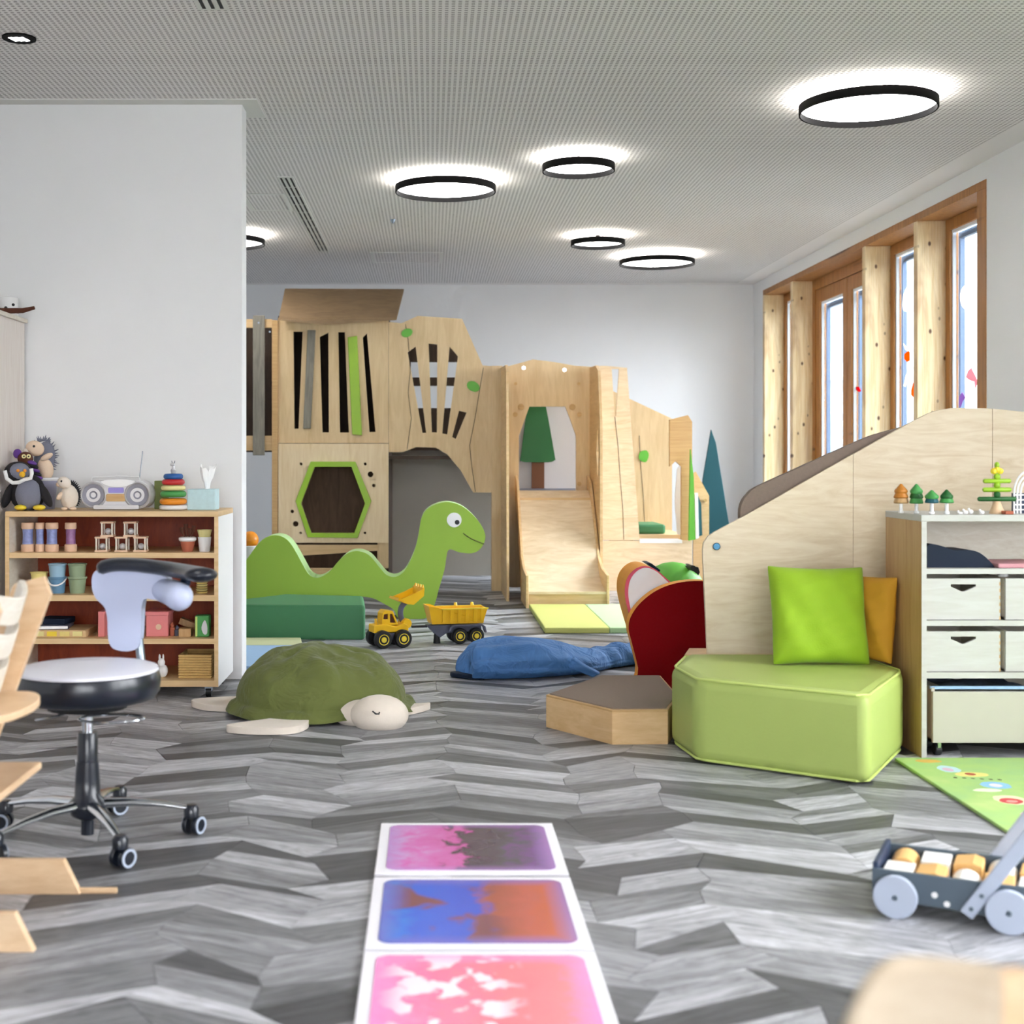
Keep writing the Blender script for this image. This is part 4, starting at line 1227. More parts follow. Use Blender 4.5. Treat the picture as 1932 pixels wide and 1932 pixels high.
B().ppx([spline([(384, 1196), (380, 1184), (386, 1170), (391, 1182), (390, 1196)], 3)], 6.087, 0.003).obj('print', 'silver_plastic', t)
B().box((xx(371, d) + 0.003, 6.088, z3s + 0.004), (xx(376, d), 6.09, zz(1161, d))).obj('stripe', 'foam_lime_piping', t)
# --- bottom shelf
t = thing('wicker_basket', 'woven straw basket on the bottom shelf', 'basket', (xx(371, d), 6.2, z4s))
for i in range(9):
    z = z4s + i * 0.0118
    B().plate([[(xx(339, d), 6.1, z), (xx(402, d), 6.1, z), (xx(402, d), 6.3, z), (xx(339, d), 6.3, z)],
               [(xx(339, d) + 0.008, 6.108, z), (xx(402, d) - 0.008, 6.108, z), (xx(402, d) - 0.008, 6.292, z), (xx(339, d) + 0.008, 6.292, z)]], (0, 0, 0.0112)).obj('strand', 'wicker', t, bevel=0.004)
B().box((xx(342, d), 6.105, z4s), (xx(399, d), 6.295, z4s + 0.01)).obj('bottom', 'wicker', t)
t = thing('rabbit_figure', 'small white toy rabbit on the bottom shelf behind the stool', 'toy', (xx(307, d), d, z4s))
B().ball((0, 0, 0.028), (0.024, 0.024, 0.030)).obj('body', 'white_paint', t, smooth=True, local=True)
B().ball((-0.006, 0, 0.066), (0.017, 0.016, 0.018)).obj('head', 'white_paint', t, smooth=True, local=True)
for s_ in (-1, 1):
    B().ball((-0.006 + s_ * 0.008, 0, 0.088), (0.005, 0.004, 0.016)).obj('ear', 'white_paint', t, smooth=True, local=True)

# tall cabinet at the left edge with things on it
tc = thing('tall_cabinet', 'tall whitewashed cabinet cut by the left picture edge', 'cabinet', (-2.4, 5.6, 0))
B().box((-2.85, 4.7, 0.0), (-1.957, 6.52, 1.725)).obj('body', 'cabinet_white', tc, bevel=0.003)
B().box((-2.86, 4.68, 1.725), (-1.945, 6.53, 1.745)).obj('top', 'whitewash', tc, bevel=0.003)
t = tag(B().tube([(-2.1, 6.3, 1.758), (-2.0, 6.3, 1.760), (-1.90, 6.3, 1.762), (-1.845, 6.3, 1.775)], [0.012, 0.014, 0.012, 0.008], 8).obj('driftwood_stick', 'plush_brown', smooth=True), 'brown bent wooden stick lying on the tall cabinet', 'stick')
t = thing('spotted_tin', 'white tin with black spots on the tall cabinet', 'tin', (-2.01, 6.42, 1.745))
B().lathe([(0.05, 0), (0.05, 0.09), (0.046, 0.092)], n=24).obj('tin', 'white_paint', t, smooth=True, local=True)
for i in range(9):
    a = 2 * PI * i / 9
    B().ball((0.05 * math.cos(a), 0.05 * math.sin(a), 0.022 + 0.016 * (i % 3)), (0.008, 0.008, 0.007), 8, 6).obj('spot', 'black_rubber', t, local=True)

# ================================================================== SWIVEL STOOL
SX, SY = -0.964, 3.80
st = thing('swivel_stool', 'white and black swivel stool with curved arm rest on five casters', 'stool', (SX, SY, 0))
seat = B().lathe([(0.165, 0.398), (0.188, 0.404), (0.200, 0.42), (0.203, 0.455), (0.197, 0.476), (0.19, 0.480)], n=56).obj('seat_base', 'black_vinyl', st, smooth=True, local=True)
B().lathe([(0.19, 0.478), (0.197, 0.479), (0.196, 0.486), (0.182, 0.4905), (0.10, 0.4925)], n=56).obj('seat_top', 'seat_white', st, smooth=True, local=True)
B().lathe([(0.11, 0.375), (0.12, 0.398)], n=24).obj('seat_plate', 'black_rubber', st, local=True)
B().lathe([(0.0165, 0.30), (0.0165, 0.375)], n=20).obj('piston', 'chrome', st, smooth=True, local=True)
B().lathe([(0.028, 0.17), (0.0285, 0.215), (0.028, 0.305), (0.026, 0.308)], n=24).obj('column_sleeve', 'black_vinyl', st, smooth=True, local=True)
B().lathe([(0.018, 0.02), (0.018, 0.06), (0.045, 0.075), (0.054, 0.098), (0.050, 0.112), (0.036, 0.128), (0.034, 0.175), (0.030, 0.225), (0.028, 0.226)], n=28).obj('hub', 'black_vinyl', st, smooth=True, local=True)
B().tube([(0.03 + 0.09 * math.cos(a) + 0.05, -0.055 + 0.06 * math.sin(a), 0.355) for a in [2 * PI * i / 24 for i in range(24)]], 0.004, 8, closed=True).obj('lever_ring', 'chrome', st, smooth=True, local=True)
B().tube([(-0.02, -0.03, 0.375), (-0.07, -0.06, 0.362), (-0.13, -0.06, 0.352)], 0.004, 8).obj('lever', 'chrome', st, smooth=True, local=True)
for i in range(5):
    a = math.radians(13 + 72 * i)
    ca, sa = math.cos(a), math.sin(a)
    f = lambda r, z, s_=0.0: Vector((r * ca - s_ * sa, r * sa + s_ * ca, z))
    rings = []
    for r, z, wd, hh_ in ((0.04, 0.105, 0.021, 0.014), (0.12, 0.104, 0.018, 0.012), (0.20, 0.094, 0.014, 0.009), (0.282, 0.077, 0.010, 0.006)):
        rings.append([f(r, z + hh_ * math.sin(t), wd * math.cos(t)) for t in [2 * PI * j / 10 for j in range(10)]])
    leg = B().loft(rings).obj('leg', 'chrome', st, smooth=True, local=True)
    B().lathe([(0.010, 0.048), (0.021, 0.052), (0.022, 0.075), (0.014, 0.086)], f(0.288, 0), 18).obj('caster_housing', 'black_vinyl', leg, smooth=True, local=True)
    sw = a + (0.9, 2.3, 0.4, 1.4, 2.0)[i]
    for s_ in (-1, 1):
        ax = Vector((-math.sin(sw), math.cos(sw), 0))
        c = f(0.29, 0.027) + Vector((math.cos(sw), math.sin(sw), 0)) * 0.008
        B().cyl(c + ax * s_ * 0.010, c + ax * s_ * 0.024, 0.027, n=22).obj('wheel', 'black_vinyl', leg, smooth=True, local=True, bevel=0.002)
        B().lathe([(0.018, 0.0), (0.0245, 0.001), (0.0245, -0.002), (0.018, -0.002)], c + ax * s_ * 0.0248, 22, ax.to_track_quat('Z', 'Y').to_matrix().to_4x4(), True).obj('wheel_ring', 'cart_grey', leg, local=True)
# back support: upright pad flowing into a bar that bends towards the front right
bd_ = 4.02
tee = spline([Vector(p + (0,)) for p in ((205, 1210), (203, 1190), (202, 1165), (196, 1145), (180, 1128), (173, 1105), (176, 1082), (192, 1074), (230, 1076), (270, 1080), (300, 1085), (318, 1094), (322, 1122), (316, 1136), (290, 1132), (274, 1130), (268, 1142), (266, 1170), (264, 1205), (258, 1224), (236, 1229), (214, 1224))], 5)
B().ppx([[(p.x, p.y) for p in tee]], bd_, 0.055).obj('back_pad', 'white_vinyl', st, bevel=0.022, seg=4, smooth=True)
p0, p1, p2 = P(306, 1112, bd_ + 0.025), P(328, 1120, bd_ - 0.03), P(338, 1126, bd_ - 0.12)
B().tube([p0, p1, p2, p2 + (p2 - p1) * 0.18, p2 + (p2 - p1) * 0.32, p2 + (p2 - p1) * 0.36], [0.036, 0.040, 0.041, 0.036, 0.022, 0.006], 20).obj('arm_pad', 'white_vinyl', st, smooth=True)
path = [P(184, 1074, bd_ + 0.02), P(215, 1066, bd_ + 0.02), P(255, 1066, bd_ + 0.02), P(300, 1071, bd_ + 0.01), P(340, 1077, bd_ - 0.03), P(368, 1082, bd_ - 0.10), P(386, 1086, bd_ - 0.18)]
path = spline(path, 5, closed=False)
rings = []
for i, p in enumerate(path):
    t_ = i / (len(path) - 1)
    a_ = path[max(i - 1, 0)]
    b_ = path[min(i + 1, len(path) - 1)]
    dr = (b_ - a_).normalized()
    sd = dr.cross(Vector((0, 0, 1))).normalized()
    up = sd.cross(dr)
    e_ = min(1.0, (min(t_, 1 - t_) * 12) ** 0.5 + 0.12)
    rings.append([p + sd * 0.048 * e_ * math.cos(q) + up * 0.021 * e_ * math.sin(q) for q in [2 * PI * j / 16 for j in range(16)]])
B().loft(rings).obj('arm_rest', 'black_vinyl', st, smooth=True)
B().cyl(P(352, 1085, bd_ - 0.05), P(346, 1118, bd_ - 0.03), 0.016, 0.014, 14).obj('arm_bracket', 'navy', st, smooth=True)
B().tube([P(262, 1205, bd_ + 0.03), P(266, 1245, bd_ + 0.03), P(258, 1290, bd_ + 0.0), P(225, 1305, bd_ - 0.05)], 0.013, 10).obj('back_rod', 'steel', st, smooth=True)

# ================================================================== HIGH CHAIR at the left edge
hc = thing('high_chair', 'beech high chair with slatted whitewashed back cut by the left picture edge', 'high chair', (-1.2, 3.15, 0))
for y in (2.945, 3.335):
    B().plate([[(-1.37, y, 0.0), (-0.863, y, 0.0), (-0.905, y, 0.085), (-1.37, y, 0.085)]], (0, 0.022, 0)).obj('runner', 'beech_chair', hc, bevel=0.003)
    B().plate([[(-1.30, y, 0.085), (-1.18, y, 0.085), (-0.938, y, 0.74), (-0.955, y, 0.785), (-1.03, y, 0.765)]], (0, 0.022, 0)).obj('upright', 'beech_chair', hc, bevel=0.003)
B().box((-0.90, 3.34, 0.0), (-0.775, 3.352, 0.014)).obj('glider', 'beech_chair', hc, bevel=0.003)
B().plate([[(x, y, 0.486) for x, y in [(-1.36, 2.972), (-1.02, 2.972)] + [(-1.0 + 0.075 * math.sin(a) , 3.15 - 0.178 * math.cos(a)) for a in [PI * i / 14 for i in range(15)]] + [(-1.02, 3.328), (-1.36, 3.328)]]], (0, 0, 0.018)).obj('seat', 'beech_chair', hc, bevel=0.004)
B().box((-1.42, 2.972, 0.312), (-0.956, 3.328, 0.330)).obj('footrest', 'beech_chair', hc, bevel=0.004)
for z0, z1, xo in ((0.70, 0.765, -1.025), (0.622, 0.680, -1.045), (0.53, 0.60, -1.07)):
    loops = []
    n = 14
    th = 0.016
    rings = []
    for i in range(n + 1):
        u = i / n
        y = 2.97 + 0.36 * u
        bow = 0.05 * math.sin(PI * u)
        dz = 0.012 * math.cos(2 * PI * u)
        lean = 0.3 * (z1 - z0)
        rings.append([Vector((xo + bow - lean / 2, y, z0 + dz)), Vector((xo + bow + th - lean / 2, y, z0 + dz)), Vector((xo + bow + th + lean / 2, y, z1 + dz)), Vector((xo + bow + lean / 2, y, z1 + dz))])
    B().loft(rings).obj('back_slat', 'whitewash', hc, bevel=0.003)

# ================================================================== TURTLE CUSHION
tu = thing('turtle_cushion', 'large plush turtle floor cushion with olive green shell', 'plush toy', (-0.46, 5.72, 0))
cx, cy = -0.50, 5.72
nx = [0.9, 2.2, 4.1]


def shell(u, v):
    a = 2 * PI * u
    ca, sa = math.cos(a), math.sin(a)
    rx, ry = 0.36 + 0.025 * ca, 0.32
    pk = Vector((cx + 0.01, cy + 0.03))
    if v < 0.8:
        t = v / 0.8
        r = math.sin(t * PI / 2) ** 0.95 * (1.0 if t < 0.97 else 0.985)
        env = min(1.0, 4 * t) * (1 - t ** 4)
        z = 0.062 + 0.225 * (1 - t ** 1.5)
        q = Vector((ca * r * 2.2, sa * r * 2.2, 1.7))
        z += env * (0.036 * mnoise.noise(q * 1.3) + 0.022 * mnoise.noise(q * 3.1 + Vector((3, 1, 0))))
        z += 0.03 * math.exp(-((a - 5.95) / 0.2) ** 2) * t * (1 - t) * 3 - 0.022 * math.exp(-((a - 4.0) / 0.3) ** 2) * t * (1 - t) * 3
        r *= 1 + 0.035 * env * mnoise.noise(q * 2.0 + Vector((9, 4, 2)))
    else:
        t = (v - 0.8) / 0.2
        r = 0.985 + 0.14 * t + 0.03 * math.sin(PI * t) * abs(math.sin(5 * a))
        z = 0.062 - 0.052 * t ** 0.8 + 0.010 * math.sin(PI * min(t, 0.9)) * (1 + math.sin(10 * a)) + 0.004 * (1 + math.sin(9 * a)) * t
    return Vector((pk.x + rx * r * ca, pk.y + ry * r * sa, max(z, 0.006)))


B().grid(shell, 96, 26).obj('shell', 'shell_green', tu, smooth=True, sub=1, weld=True)
B().lathe([(0.2, 0.004), (0.27, 0.02), (0.25, 0.05)], (cx, cy, 0), 40).obj('belly', 'plush_cream', tu, smooth=True)
hp_ = P(716, 1348, 5.42)
hd = B().ball(hp_, (0.118, 0.108, 0.078), 24, 14, rz=-0.25).obj('head', 'plush_cream', tu, smooth=True)
B().ball(hp_ + Vector((-0.09, 0.07, -0.012)), (0.10, 0.085, 0.06), 20, 12, rz=-0.5).obj('neck', 'plush_cream', tu, smooth=True)
for px_, py_, dd in ((711, 1346, 5.315),):
    e_ = B().tube([P(703, 1342, 5.317), P(709, 1347, 5.308), P(715, 1347, 5.308), P(716, 1343, 5.31)], 0.003, 6).obj('eye', 'black_rubber', hd)


def flip(name, pts):
    pts = [Vector((p[0], p[1], 0)) for p in pts]
    B().plate([[(p.x, p.y, 0.002) for p in spline(pts, 5)]], (0, 0, 0.028)).obj(name, 'plush_cream', tu, bevel=0.010, seg=3, smooth=True)


flip('flipper', [(-0.80, 5.30), (-0.68, 5.24), (-0.53, 5.26), (-0.485, 5.40), (-0.55, 5.50), (-0.66, 5.42)])
flip('flipper', [(-1.03, 5.86), (-0.96, 5.74), (-0.85, 5.72), (-0.80, 5.80), (-0.85, 5.93)])
flip('flipper', [(-0.12, 5.74), (0.0, 5.78), (-0.06, 5.67), (-0.12, 5.64), (-0.2, 5.72)])
flip('flipper', [(-0.4, 6.0), (-0.3, 6.16), (-0.2, 6.1), (-0.25, 5.95)])

# ================================================================== WHALE CUSHION
wh = thing('whale_cushion', 'blue fabric whale floor cushion with wrinkled tail', 'plush toy', (0.45, 6.7, 0))
spn = [(0.155, 6.62, 0.03, 0.04, 0.10), (0.175, 6.63, 0.11, 0.12, 0.09), (0.23, 6.64, 0.165, 0.172, 0.09), (0.35, 6.66, 0.195, 0.20, 0.10), (0.50, 6.70, 0.195, 0.19, 0.10), (0.64, 6.74, 0.165, 0.155, 0.08), (0.76, 6.80, 0.115, 0.12, 0.06),
       (0.85, 6.88, 0.08, 0.11, 0.055), (0.95, 6.97, 0.075, 0.118, 0.055), (1.06, 7.05, 0.07, 0.105, 0.05), (1.18, 7.12, 0.065, 0.085, 0.04), (1.26, 7.16, 0.03, 0.05, 0.02)]
s3 = spline([Vector(q[:3]) for q in spn], 8, closed=False)
s4 = spline([Vector((q[3], q[4], 0)) for q in spn], 8, closed=False)
rings = []
NR = 40
for i, (p, q) in enumerate(zip(s3, s4)):
    a_, b_ = s3[max(i - 1, 0)], s3[min(i + 1, len(s3) - 1)]
    dr = Vector((b_.x - a_.x, b_.y - a_.y, 0)).normalized()
    sd = Vector((-dr.y, dr.x, 0))
    t_ = i / (len(s3) - 1)
    rg = []
    for j in range(NR):
        a = 2 * PI * j / NR
        nq = Vector((t_ * 7, math.cos(a) * 1.3, math.sin(a) * 1.3))
        wr = 1 + 0.14 * mnoise.noise(nq) + 0.11 * mnoise.noise(Vector((t_ * 4 + 5, math.cos(a) * 4, math.sin(a) * 4)))
        if t_ > 0.55:
            wr += 0.07 * math.sin(75 * t_ + 2.5 * math.sin(a)) * min(1, (t_ - 0.55) * 6)
        ww, hz = p.z * wr, q.x * wr
        c_, s_ = math.cos(a), math.sin(a)
        z = hz * (0.42 + 0.58 * s_) if s_ > 0 else hz * 0.42 * (1 + max(s_ * 1.15, -0.985))
        rg.append(Vector((p.x, p.y, max(z, 0.004))) + sd * ww * (abs(c_) ** 0.85) * (1 if c_ > 0 else -1))
    rings.append(rg)
B().loft(rings).obj('body', 'whale_blue', wh, smooth=True, sub=1)


def fin(name, pts, m='whale_blue', th=0.022):
    B().plate([[(p.x, p.y, p.z) for p in spline([Vector(p) for p in pts], 4)]], (0, 0, th)).obj(name, m, wh, bevel=0.007, seg=3, smooth=True)


fin('fin', [(0.12, 6.66, 0.003), (0.11, 6.60, 0.003), (0.24, 6.52, 0.003), (0.28, 6.6, 0.003)], 'navy')
B().plate([[tuple(P(x, y, dd)) for x, y, dd in ((1064, 1244, 6.60), (1082, 1243, 6.58), (1104, 1258, 6.55), (1132, 1272, 6.56), (1118, 1279, 6.56), (1092, 1268, 6.56), (1074, 1262, 6.56))]], (0.01, 0.035, 0.006)).obj('fin', 'whale_blue', wh, bevel=0.008, seg=3, smooth=True)
fin('tail_fluke', [(1.2, 7.12, 0.01), (1.32, 7.0, 0.01), (1.42, 7.05, 0.01), (1.36, 7.16, 0.01), (1.42, 7.3, 0.01), (1.3, 7.32, 0.01), (1.22, 7.2, 0.01)])

# ================================================================== TOY LOADER AND TRAILER
lo = thing('toy_wheel_loader', 'yellow toy wheel loader with raised shovel and black tyres', 'toy vehicle', (-0.238, 7.70, 0), math.radians(22))


def wheel(par, x, y, r, wd, tyre='black_rubber', hub='toy_yellow_pale'):
    s_ = 1 if y > 0 else -1
    o_ = B().lathe([(r * 0.6, -wd / 2), (r * 0.9, -wd / 2), (r, -wd * 0.32), (r, wd * 0.32), (r * 0.9, wd / 2), (r * 0.6, wd / 2)], (x, y, r), 24, Matrix.Rotation(PI / 2, 4, 'X')).obj('tyre', tyre, par, smooth=True, local=True)
    B().lathe([(r * 0.62, 0), (r * 0.6, wd / 2 + 0.002), (r * 0.34, wd / 2 - 0.004), (r * 0.30, wd / 2 + 0.003), (0.001, wd / 2 + 0.003)], (x, y, r), 20, Matrix.Rotation(PI / 2 if s_ < 0 else -PI / 2, 4, 'X')).obj('hub', hub, o_, smooth=True, local=True)


for x in (-0.06, 0.06):
    for y in (-0.068, 0.068):
        wheel(lo, x, y, 0.051, 0.045)
B().cbox((0, 0, 0.062), (0.15, 0.075, 0.04)).obj('chassis', 'toy_grey', lo, local=True, bevel=0.004)
B().plate([[(-0.105, -0.048, 0.085), (0.105, -0.048, 0.085), (0.105, -0.048, 0.12), (0.075, -0.048, 0.135), (0.03, -0.048, 0.118), (-0.03, -0.048, 0.135), (-0.105, -0.048, 0.130)]], (0, 0.096, 0)).obj('body', 'toy_yellow', lo, local=True, bevel=0.006)
cabl = [(-0.055, -0.04, 0.13), (0.045, -0.04, 0.125), (0.012, -0.04, 0.205), (-0.035, -0.04, 0.212), (-0.052, -0.04, 0.195)]
cabh = [(-0.005, -0.04, 0.14), (0.030, -0.04, 0.136), (0.008, -0.04, 0.188), (-0.006, -0.04, 0.19)]
cabr = [(-0.046, -0.04, 0.16), (-0.018, -0.04, 0.16), (-0.018, -0.04, 0.192), (-0.042, -0.04, 0.188)]
B().plate([cabl, cabh, cabr], (0, 0.08, 0)).obj('cab', 'toy_yellow', lo, local=True, bevel=0.002)
B().plate([[(-0.045, -0.03, 0.14), (0.026, -0.03, 0.136), (0.005, -0.03, 0.19), (-0.04, -0.03, 0.19)]], (0, 0.06, 0)).obj('cab_interior', 'plush_brown', lo, local=True)
B().cyl((-0.085, -0.02, 0.128), (-0.085, -0.02, 0.165), 0.008, 0.007, 12).obj('exhaust', 'toy_yellow', lo, local=True)
B().lathe([(0.025, -0.045), (0.028, -0.04), (0.028, 0.04), (0.025, 0.045)], (0.098, 0, 0.130), 20, Matrix.Rotation(PI / 2, 4, 'X')).obj('arm_mount', 'toy_yellow', lo, local=True, smooth=True)
B().tube(spline([Vector(p) for p in ((0.085, 0, 0.14), (0.072, 0, 0.18), (0.078, 0, 0.22), (0.105, 0, 0.25))], 5, closed=False), 0.016, 10).obj('lift_arm', 'toy_grey', lo, local=True, smooth=True)
sv = B().plate([[(0.03, -0.075, 0.268), (0.085, -0.075, 0.245), (0.125, -0.075, 0.24), (0.185, -0.075, 0.285), (0.19, -0.075, 0.335), (0.18, -0.075, 0.335), (0.174, -0.075, 0.292), (0.12, -0.075, 0.258), (0.085, -0.075, 0.262), (0.034, -0.075, 0.282)]], (0, 0.15, 0)).obj('shovel', 'toy_yellow', lo, local=True, bevel=0.002)
for y in (-0.078, 0.072):
    B().plate([[(0.04, y, 0.272), (0.085, y, 0.246), (0.125, y, 0.241), (0.186, y, 0.287), (0.19, y, 0.330), (0.12, y, 0.30)]], (0, 0.006, 0)).obj('shovel_side', 'toy_yellow', sv, local=True)
for y in (-0.055, -0.018, 0.018, 0.055):
    B().cyl((0.186, y, 0.33), (0.188, y, 0.350), 0.010, 0.005, 8).obj('tooth', 'toy_yellow', sv, local=True)

tr = thing('toy_trailer', 'yellow toy dump trailer with grey undercarriage behind the loader', 'toy vehicle', (0.135, 7.86, 0), math.radians(13))
for x in (0.02, 0.118):
    for y in (-0.062, 0.062):
        wheel(tr, x, y, 0.046, 0.04)
B().plate([[(-0.165, -0.035, 0.108), (0.155, -0.035, 0.108), (0.16, -0.035, 0.07), (-0.05, -0.035, 0.06), (-0.09, -0.035, 0.035), (-0.12, -0.035, 0.06)]], (0, 0.07, 0)).obj('chassis', 'toy_grey', tr, local=True, bevel=0.004)
B().cyl((-0.10, 0, 0.0), (-0.10, 0, 0.06), 0.022, 0.016, 14).obj('support_foot', 'black_rubber', tr, local=True)
B().cbox((-0.205, 0, 0.100), (0.09, 0.022, 0.012)).obj('drawbar', 'black_rubber', tr, local=True)
for y in (-0.082, 0.052):
    pts = [(-0.045, 0.078), (-0.04, 0.100), (-0.02, 0.112), (0.15, 0.112), (0.17, 0.100), (0.178, 0.065), (0.168, 0.065), (0.158, 0.095), (0.145, 0.104), (-0.015, 0.104), (-0.030, 0.094), (-0.035, 0.078)]
    B().plate([[(x, y, z) for x, z in pts]], (0, 0.03, 0)).obj('mudguard', 'toy_grey', tr, local=True)
bed = []
rgs = []
for x, w_, z in ((0, 0, 0),):
    pass
b = B()
b.plate([[(-0.14, -0.058, 0.118), (0.165, -0.058, 0.130), (0.185, -0.075, 0.205), (-0.09, -0.075, 0.205), (-0.125, -0.075, 0.220), (-0.165, -0.075, 0.222)]], (0, 0.006, 0))
b.plate([[(-0.14, 0.052, 0.118), (0.165, 0.052, 0.130), (0.185, 0.069, 0.205), (-0.09, 0.069, 0.205), (-0.125, 0.069, 0.220), (-0.165, 0.069, 0.222)]], (0, 0.006, 0))
b.box((-0.14, -0.055, 0.116), (0.165, 0.055, 0.126))
b.plate([[(-0.142, -0.057, 0.118), (-0.142, 0.057, 0.118), (-0.165, 0.074, 0.222), (-0.165, -0.074, 0.222)]], (0.006, 0, 0))
b.plate([[(0.165, -0.057, 0.13), (0.165, 0.057, 0.13), (0.185, 0.074, 0.205), (0.185, -0.074, 0.205)]], (-0.006, 0, 0))
bedo = b.obj('dump_bed', 'toy_yellow', tr, local=True)
for i in range(6):
    x = -0.075 + i * 0.046
    B().plate([[(x - 0.009, -0.060, 0.125), (x + 0.009, -0.060, 0.125), (x + 0.011, -0.076, 0.200), (x - 0.011, -0.076, 0.200)]], (0, -0.007, 0)).obj('rib', 'toy_yellow', bedo, local=True, bevel=0.002)
B().box((-0.09, -0.083, 0.200), (0.188, -0.070, 0.208)).obj('rim', 'toy_yellow_pale', bedo, local=True, bevel=0.002)
B().box((-0.09, 0.070, 0.200), (0.188, 0.083, 0.208)).obj('rim', 'toy_yellow_pale', bedo, local=True, bevel=0.002)
for x in (0.03, 0.13):
    B().cyl((x, 0.076, 0.207), (x, 0.076, 0.225), 0.012, 0.008, 10).obj('knob', 'toy_yellow_pale', bedo, local=True)
# ================================================================== RIGHT SIDE: STEP, FOAM SEATS, RAMP PANEL
hx = thing('hexagon_step', 'low angled birch platform with taupe carpet top', 'platform', (0.75, 5.45, 0))
base = [(0.462, 5.40), (0.682, 5.07), (0.893, 5.08), (0.985, 5.36), (1.0, 5.87), (0.739, 5.87)]
B().plate([[(x, y, 0) for x, y in base]], (0, 0, 0.122)).obj('body', 'step_wood', hx, bevel=0.002)
cxm, cym = 0.78, 5.5
B().plate([[(x, y, 0.122) for x, y in base]], (0, 0, 0.008)).obj('rim', 'birch_edge', hx, bevel=0.002)
B().plate([[(cxm + (x - cxm) * 0.955, cym + (y - cym) * 0.955, 0.13) for x, y in base]], (0, 0, 0.004)).obj('carpet', 'carpet_taupe', hx)
tag(B().plate([[(1.02, 5.43, 0), (1.6, 5.43, 0), (1.6, 5.62, 0), (1.075, 5.62, 0)]], (0, 0, 0.285)).obj('step_box', 'step_wood', bevel=0.003), 'plain birch step box behind the big plywood panel', 'platform')

foot = [(0.905, 5.06), (0.935, 4.77), (1.435, 4.42), (1.74, 4.96), (1.70, 5.33), (1.0, 5.34)]
cb = thing('foam_pouf', 'large lime green polygonal foam seat in front of the plywood panel', 'foam seat', (1.3, 4.9, 0))
B().plate([[(x, y, 0.004) for x, y in foot]], (0, 0, 0.298)).obj('block', 'foam_lime', cb, bevel=0.04, seg=5, smooth=True)
ctr = Vector((1.3, 4.95))


def inset(pts, kf, z):
    return [Vector((ctr.x + (x - ctr.x) * kf, ctr.y + (y - ctr.y) * kf, z)) for x, y in pts]


for z in (0.012, 0.294):
    pth = []
    q = inset(foot, 0.975, z)
    for i in range(len(q)):
        a, b_ = q[i], q[(i + 1) % len(q)]
        for t in (0.06, 0.2, 0.4, 0.6, 0.8, 0.94):
            pth.append(a.lerp(b_, t))
    B().tube(pth, 0.005, 8, closed=True).obj('piping', 'foam_lime_piping', cb, smooth=True)


def cushion(name, label, m, c, wd, ht, th, rz, rx, ry=0.0):
    M = Matrix.Translation(c) @ Matrix.Rotation(rz, 4, 'Z') @ Matrix.Rotation(ry, 4, 'Y') @ Matrix.Rotation(rx, 4, 'X')
    b = B()
    for s_ in (-1, 1):
        def f(u, v, s_=s_):
            x, z = 2 * u - 1, 2 * v - 1
            puff = ((1 - x ** 4) * (1 - z ** 4)) ** 0.55
            pin = 1 - 0.055 * (1 - x * x if abs(z) > abs(x) else 1 - z * z) * max(abs(x), abs(z)) ** 3
            wr = 0.006 * math.sin(9 * x + 5 * z) * puff + 0.004 * math.sin(17 * z - 6 * x) * puff
            return M @ Vector((x * wd / 2 * pin, s_ * (th / 2 * puff) + wr, z * ht / 2 * pin))
        b.grid(f, 22, 22)
    o = b.obj(name, m, smooth=True, weld=True, sub=1)
    return tag(o, label, 'cushion', 'cushions on the lime foam seat')


cushion('cushion', 'bright lime green square cushion leaning on the plywood panel', 'cushion_lime', P(1547, 1168, 5.08) + Vector((0, 0.02, 0.012)), 0.385, 0.385, 0.13, 0.08, -0.24, 0.02)
cushion('cushion', 'ochre yellow cushion squeezed between lime cushion and cabinet', 'cushion_ochre', Vector((1.655, 5.18, 0.467)), 0.31, 0.335, 0.09, -1.0, -0.10, 0.0)

# ramp: big plywood side panel with carpeted ramp behind it
RD = 5.44
rp = thing('play_ramp', 'large pale plywood ramp with sloping top behind the cushions', 'play ramp', (2.0, 5.5, 0))
top = [(1326, 1040), (1328, 1024), (1336, 1012), (1350, 1003), (1393, 980), (1450, 948), (1530, 902), (1610, 857), (1680, 818), (1730, 791), (1752, 780), (1770, 774), (1795, 770), (1850, 770)]
seamA, seamB = 1610, 1873
p1 = [(1341, 1300)] + top[:8] + [(1610, 1300)]
p2 = [(1610, 1300)] + top[7:] + [(1873, 771), (1873, 1300)]
p3 = [(1873, 1300), (1873, 771), (1932, 777), (2010, 792), (2090, 830), (2140, 900), (2140, 1300)]
fl = lambda l: [(x, y if y < 1300 else VY + HC * F / RD) for x, y in l]
for i, p in enumerate((p1, p2, p3)):
    q = fl(p)
    if i < 2:
        q = [(x - 0.6 if abs(x - (1610, 1873)[i]) < 0.1 else x, y) for x, y in q]
    B().ppx([q], RD, 0.022).obj('side_panel', 'ramp_birch', rp, bevel=0.002)
B().cyl(P(1352, 1031, RD - 0.008), P(1352, 1031, RD), 0.015, n=20).obj('bolt_cap', 'bolt_blue', rp, bevel=0.003)
ramp = spline([Vector(p + (0,)) for p in ((1397, 985), (1397, 962), (1402, 945), (1412, 932), (1428, 919), (1500, 886), (1580, 850), (1640, 824), (1662, 817), (1680, 812))], 3, closed=False)
pr = [(p.x, p.y) for p in ramp] + [(1760, 790), (1760, 900), (1500, 1010), (1420, 1020)]
B().ppx([pr], RD + 0.03, 0.045).obj('ramp_deck', 'carpet_taupe', rp, bevel=0.004)
B().box((1.75, RD + 0.03, 0.0), (1.80, RD + 0.55, 0.75)).obj('support', 'birch', rp)
B().box((2.7, RD + 0.03, 0.0), (2.75, RD + 0.55, 1.0)).obj('support', 'birch', rp)

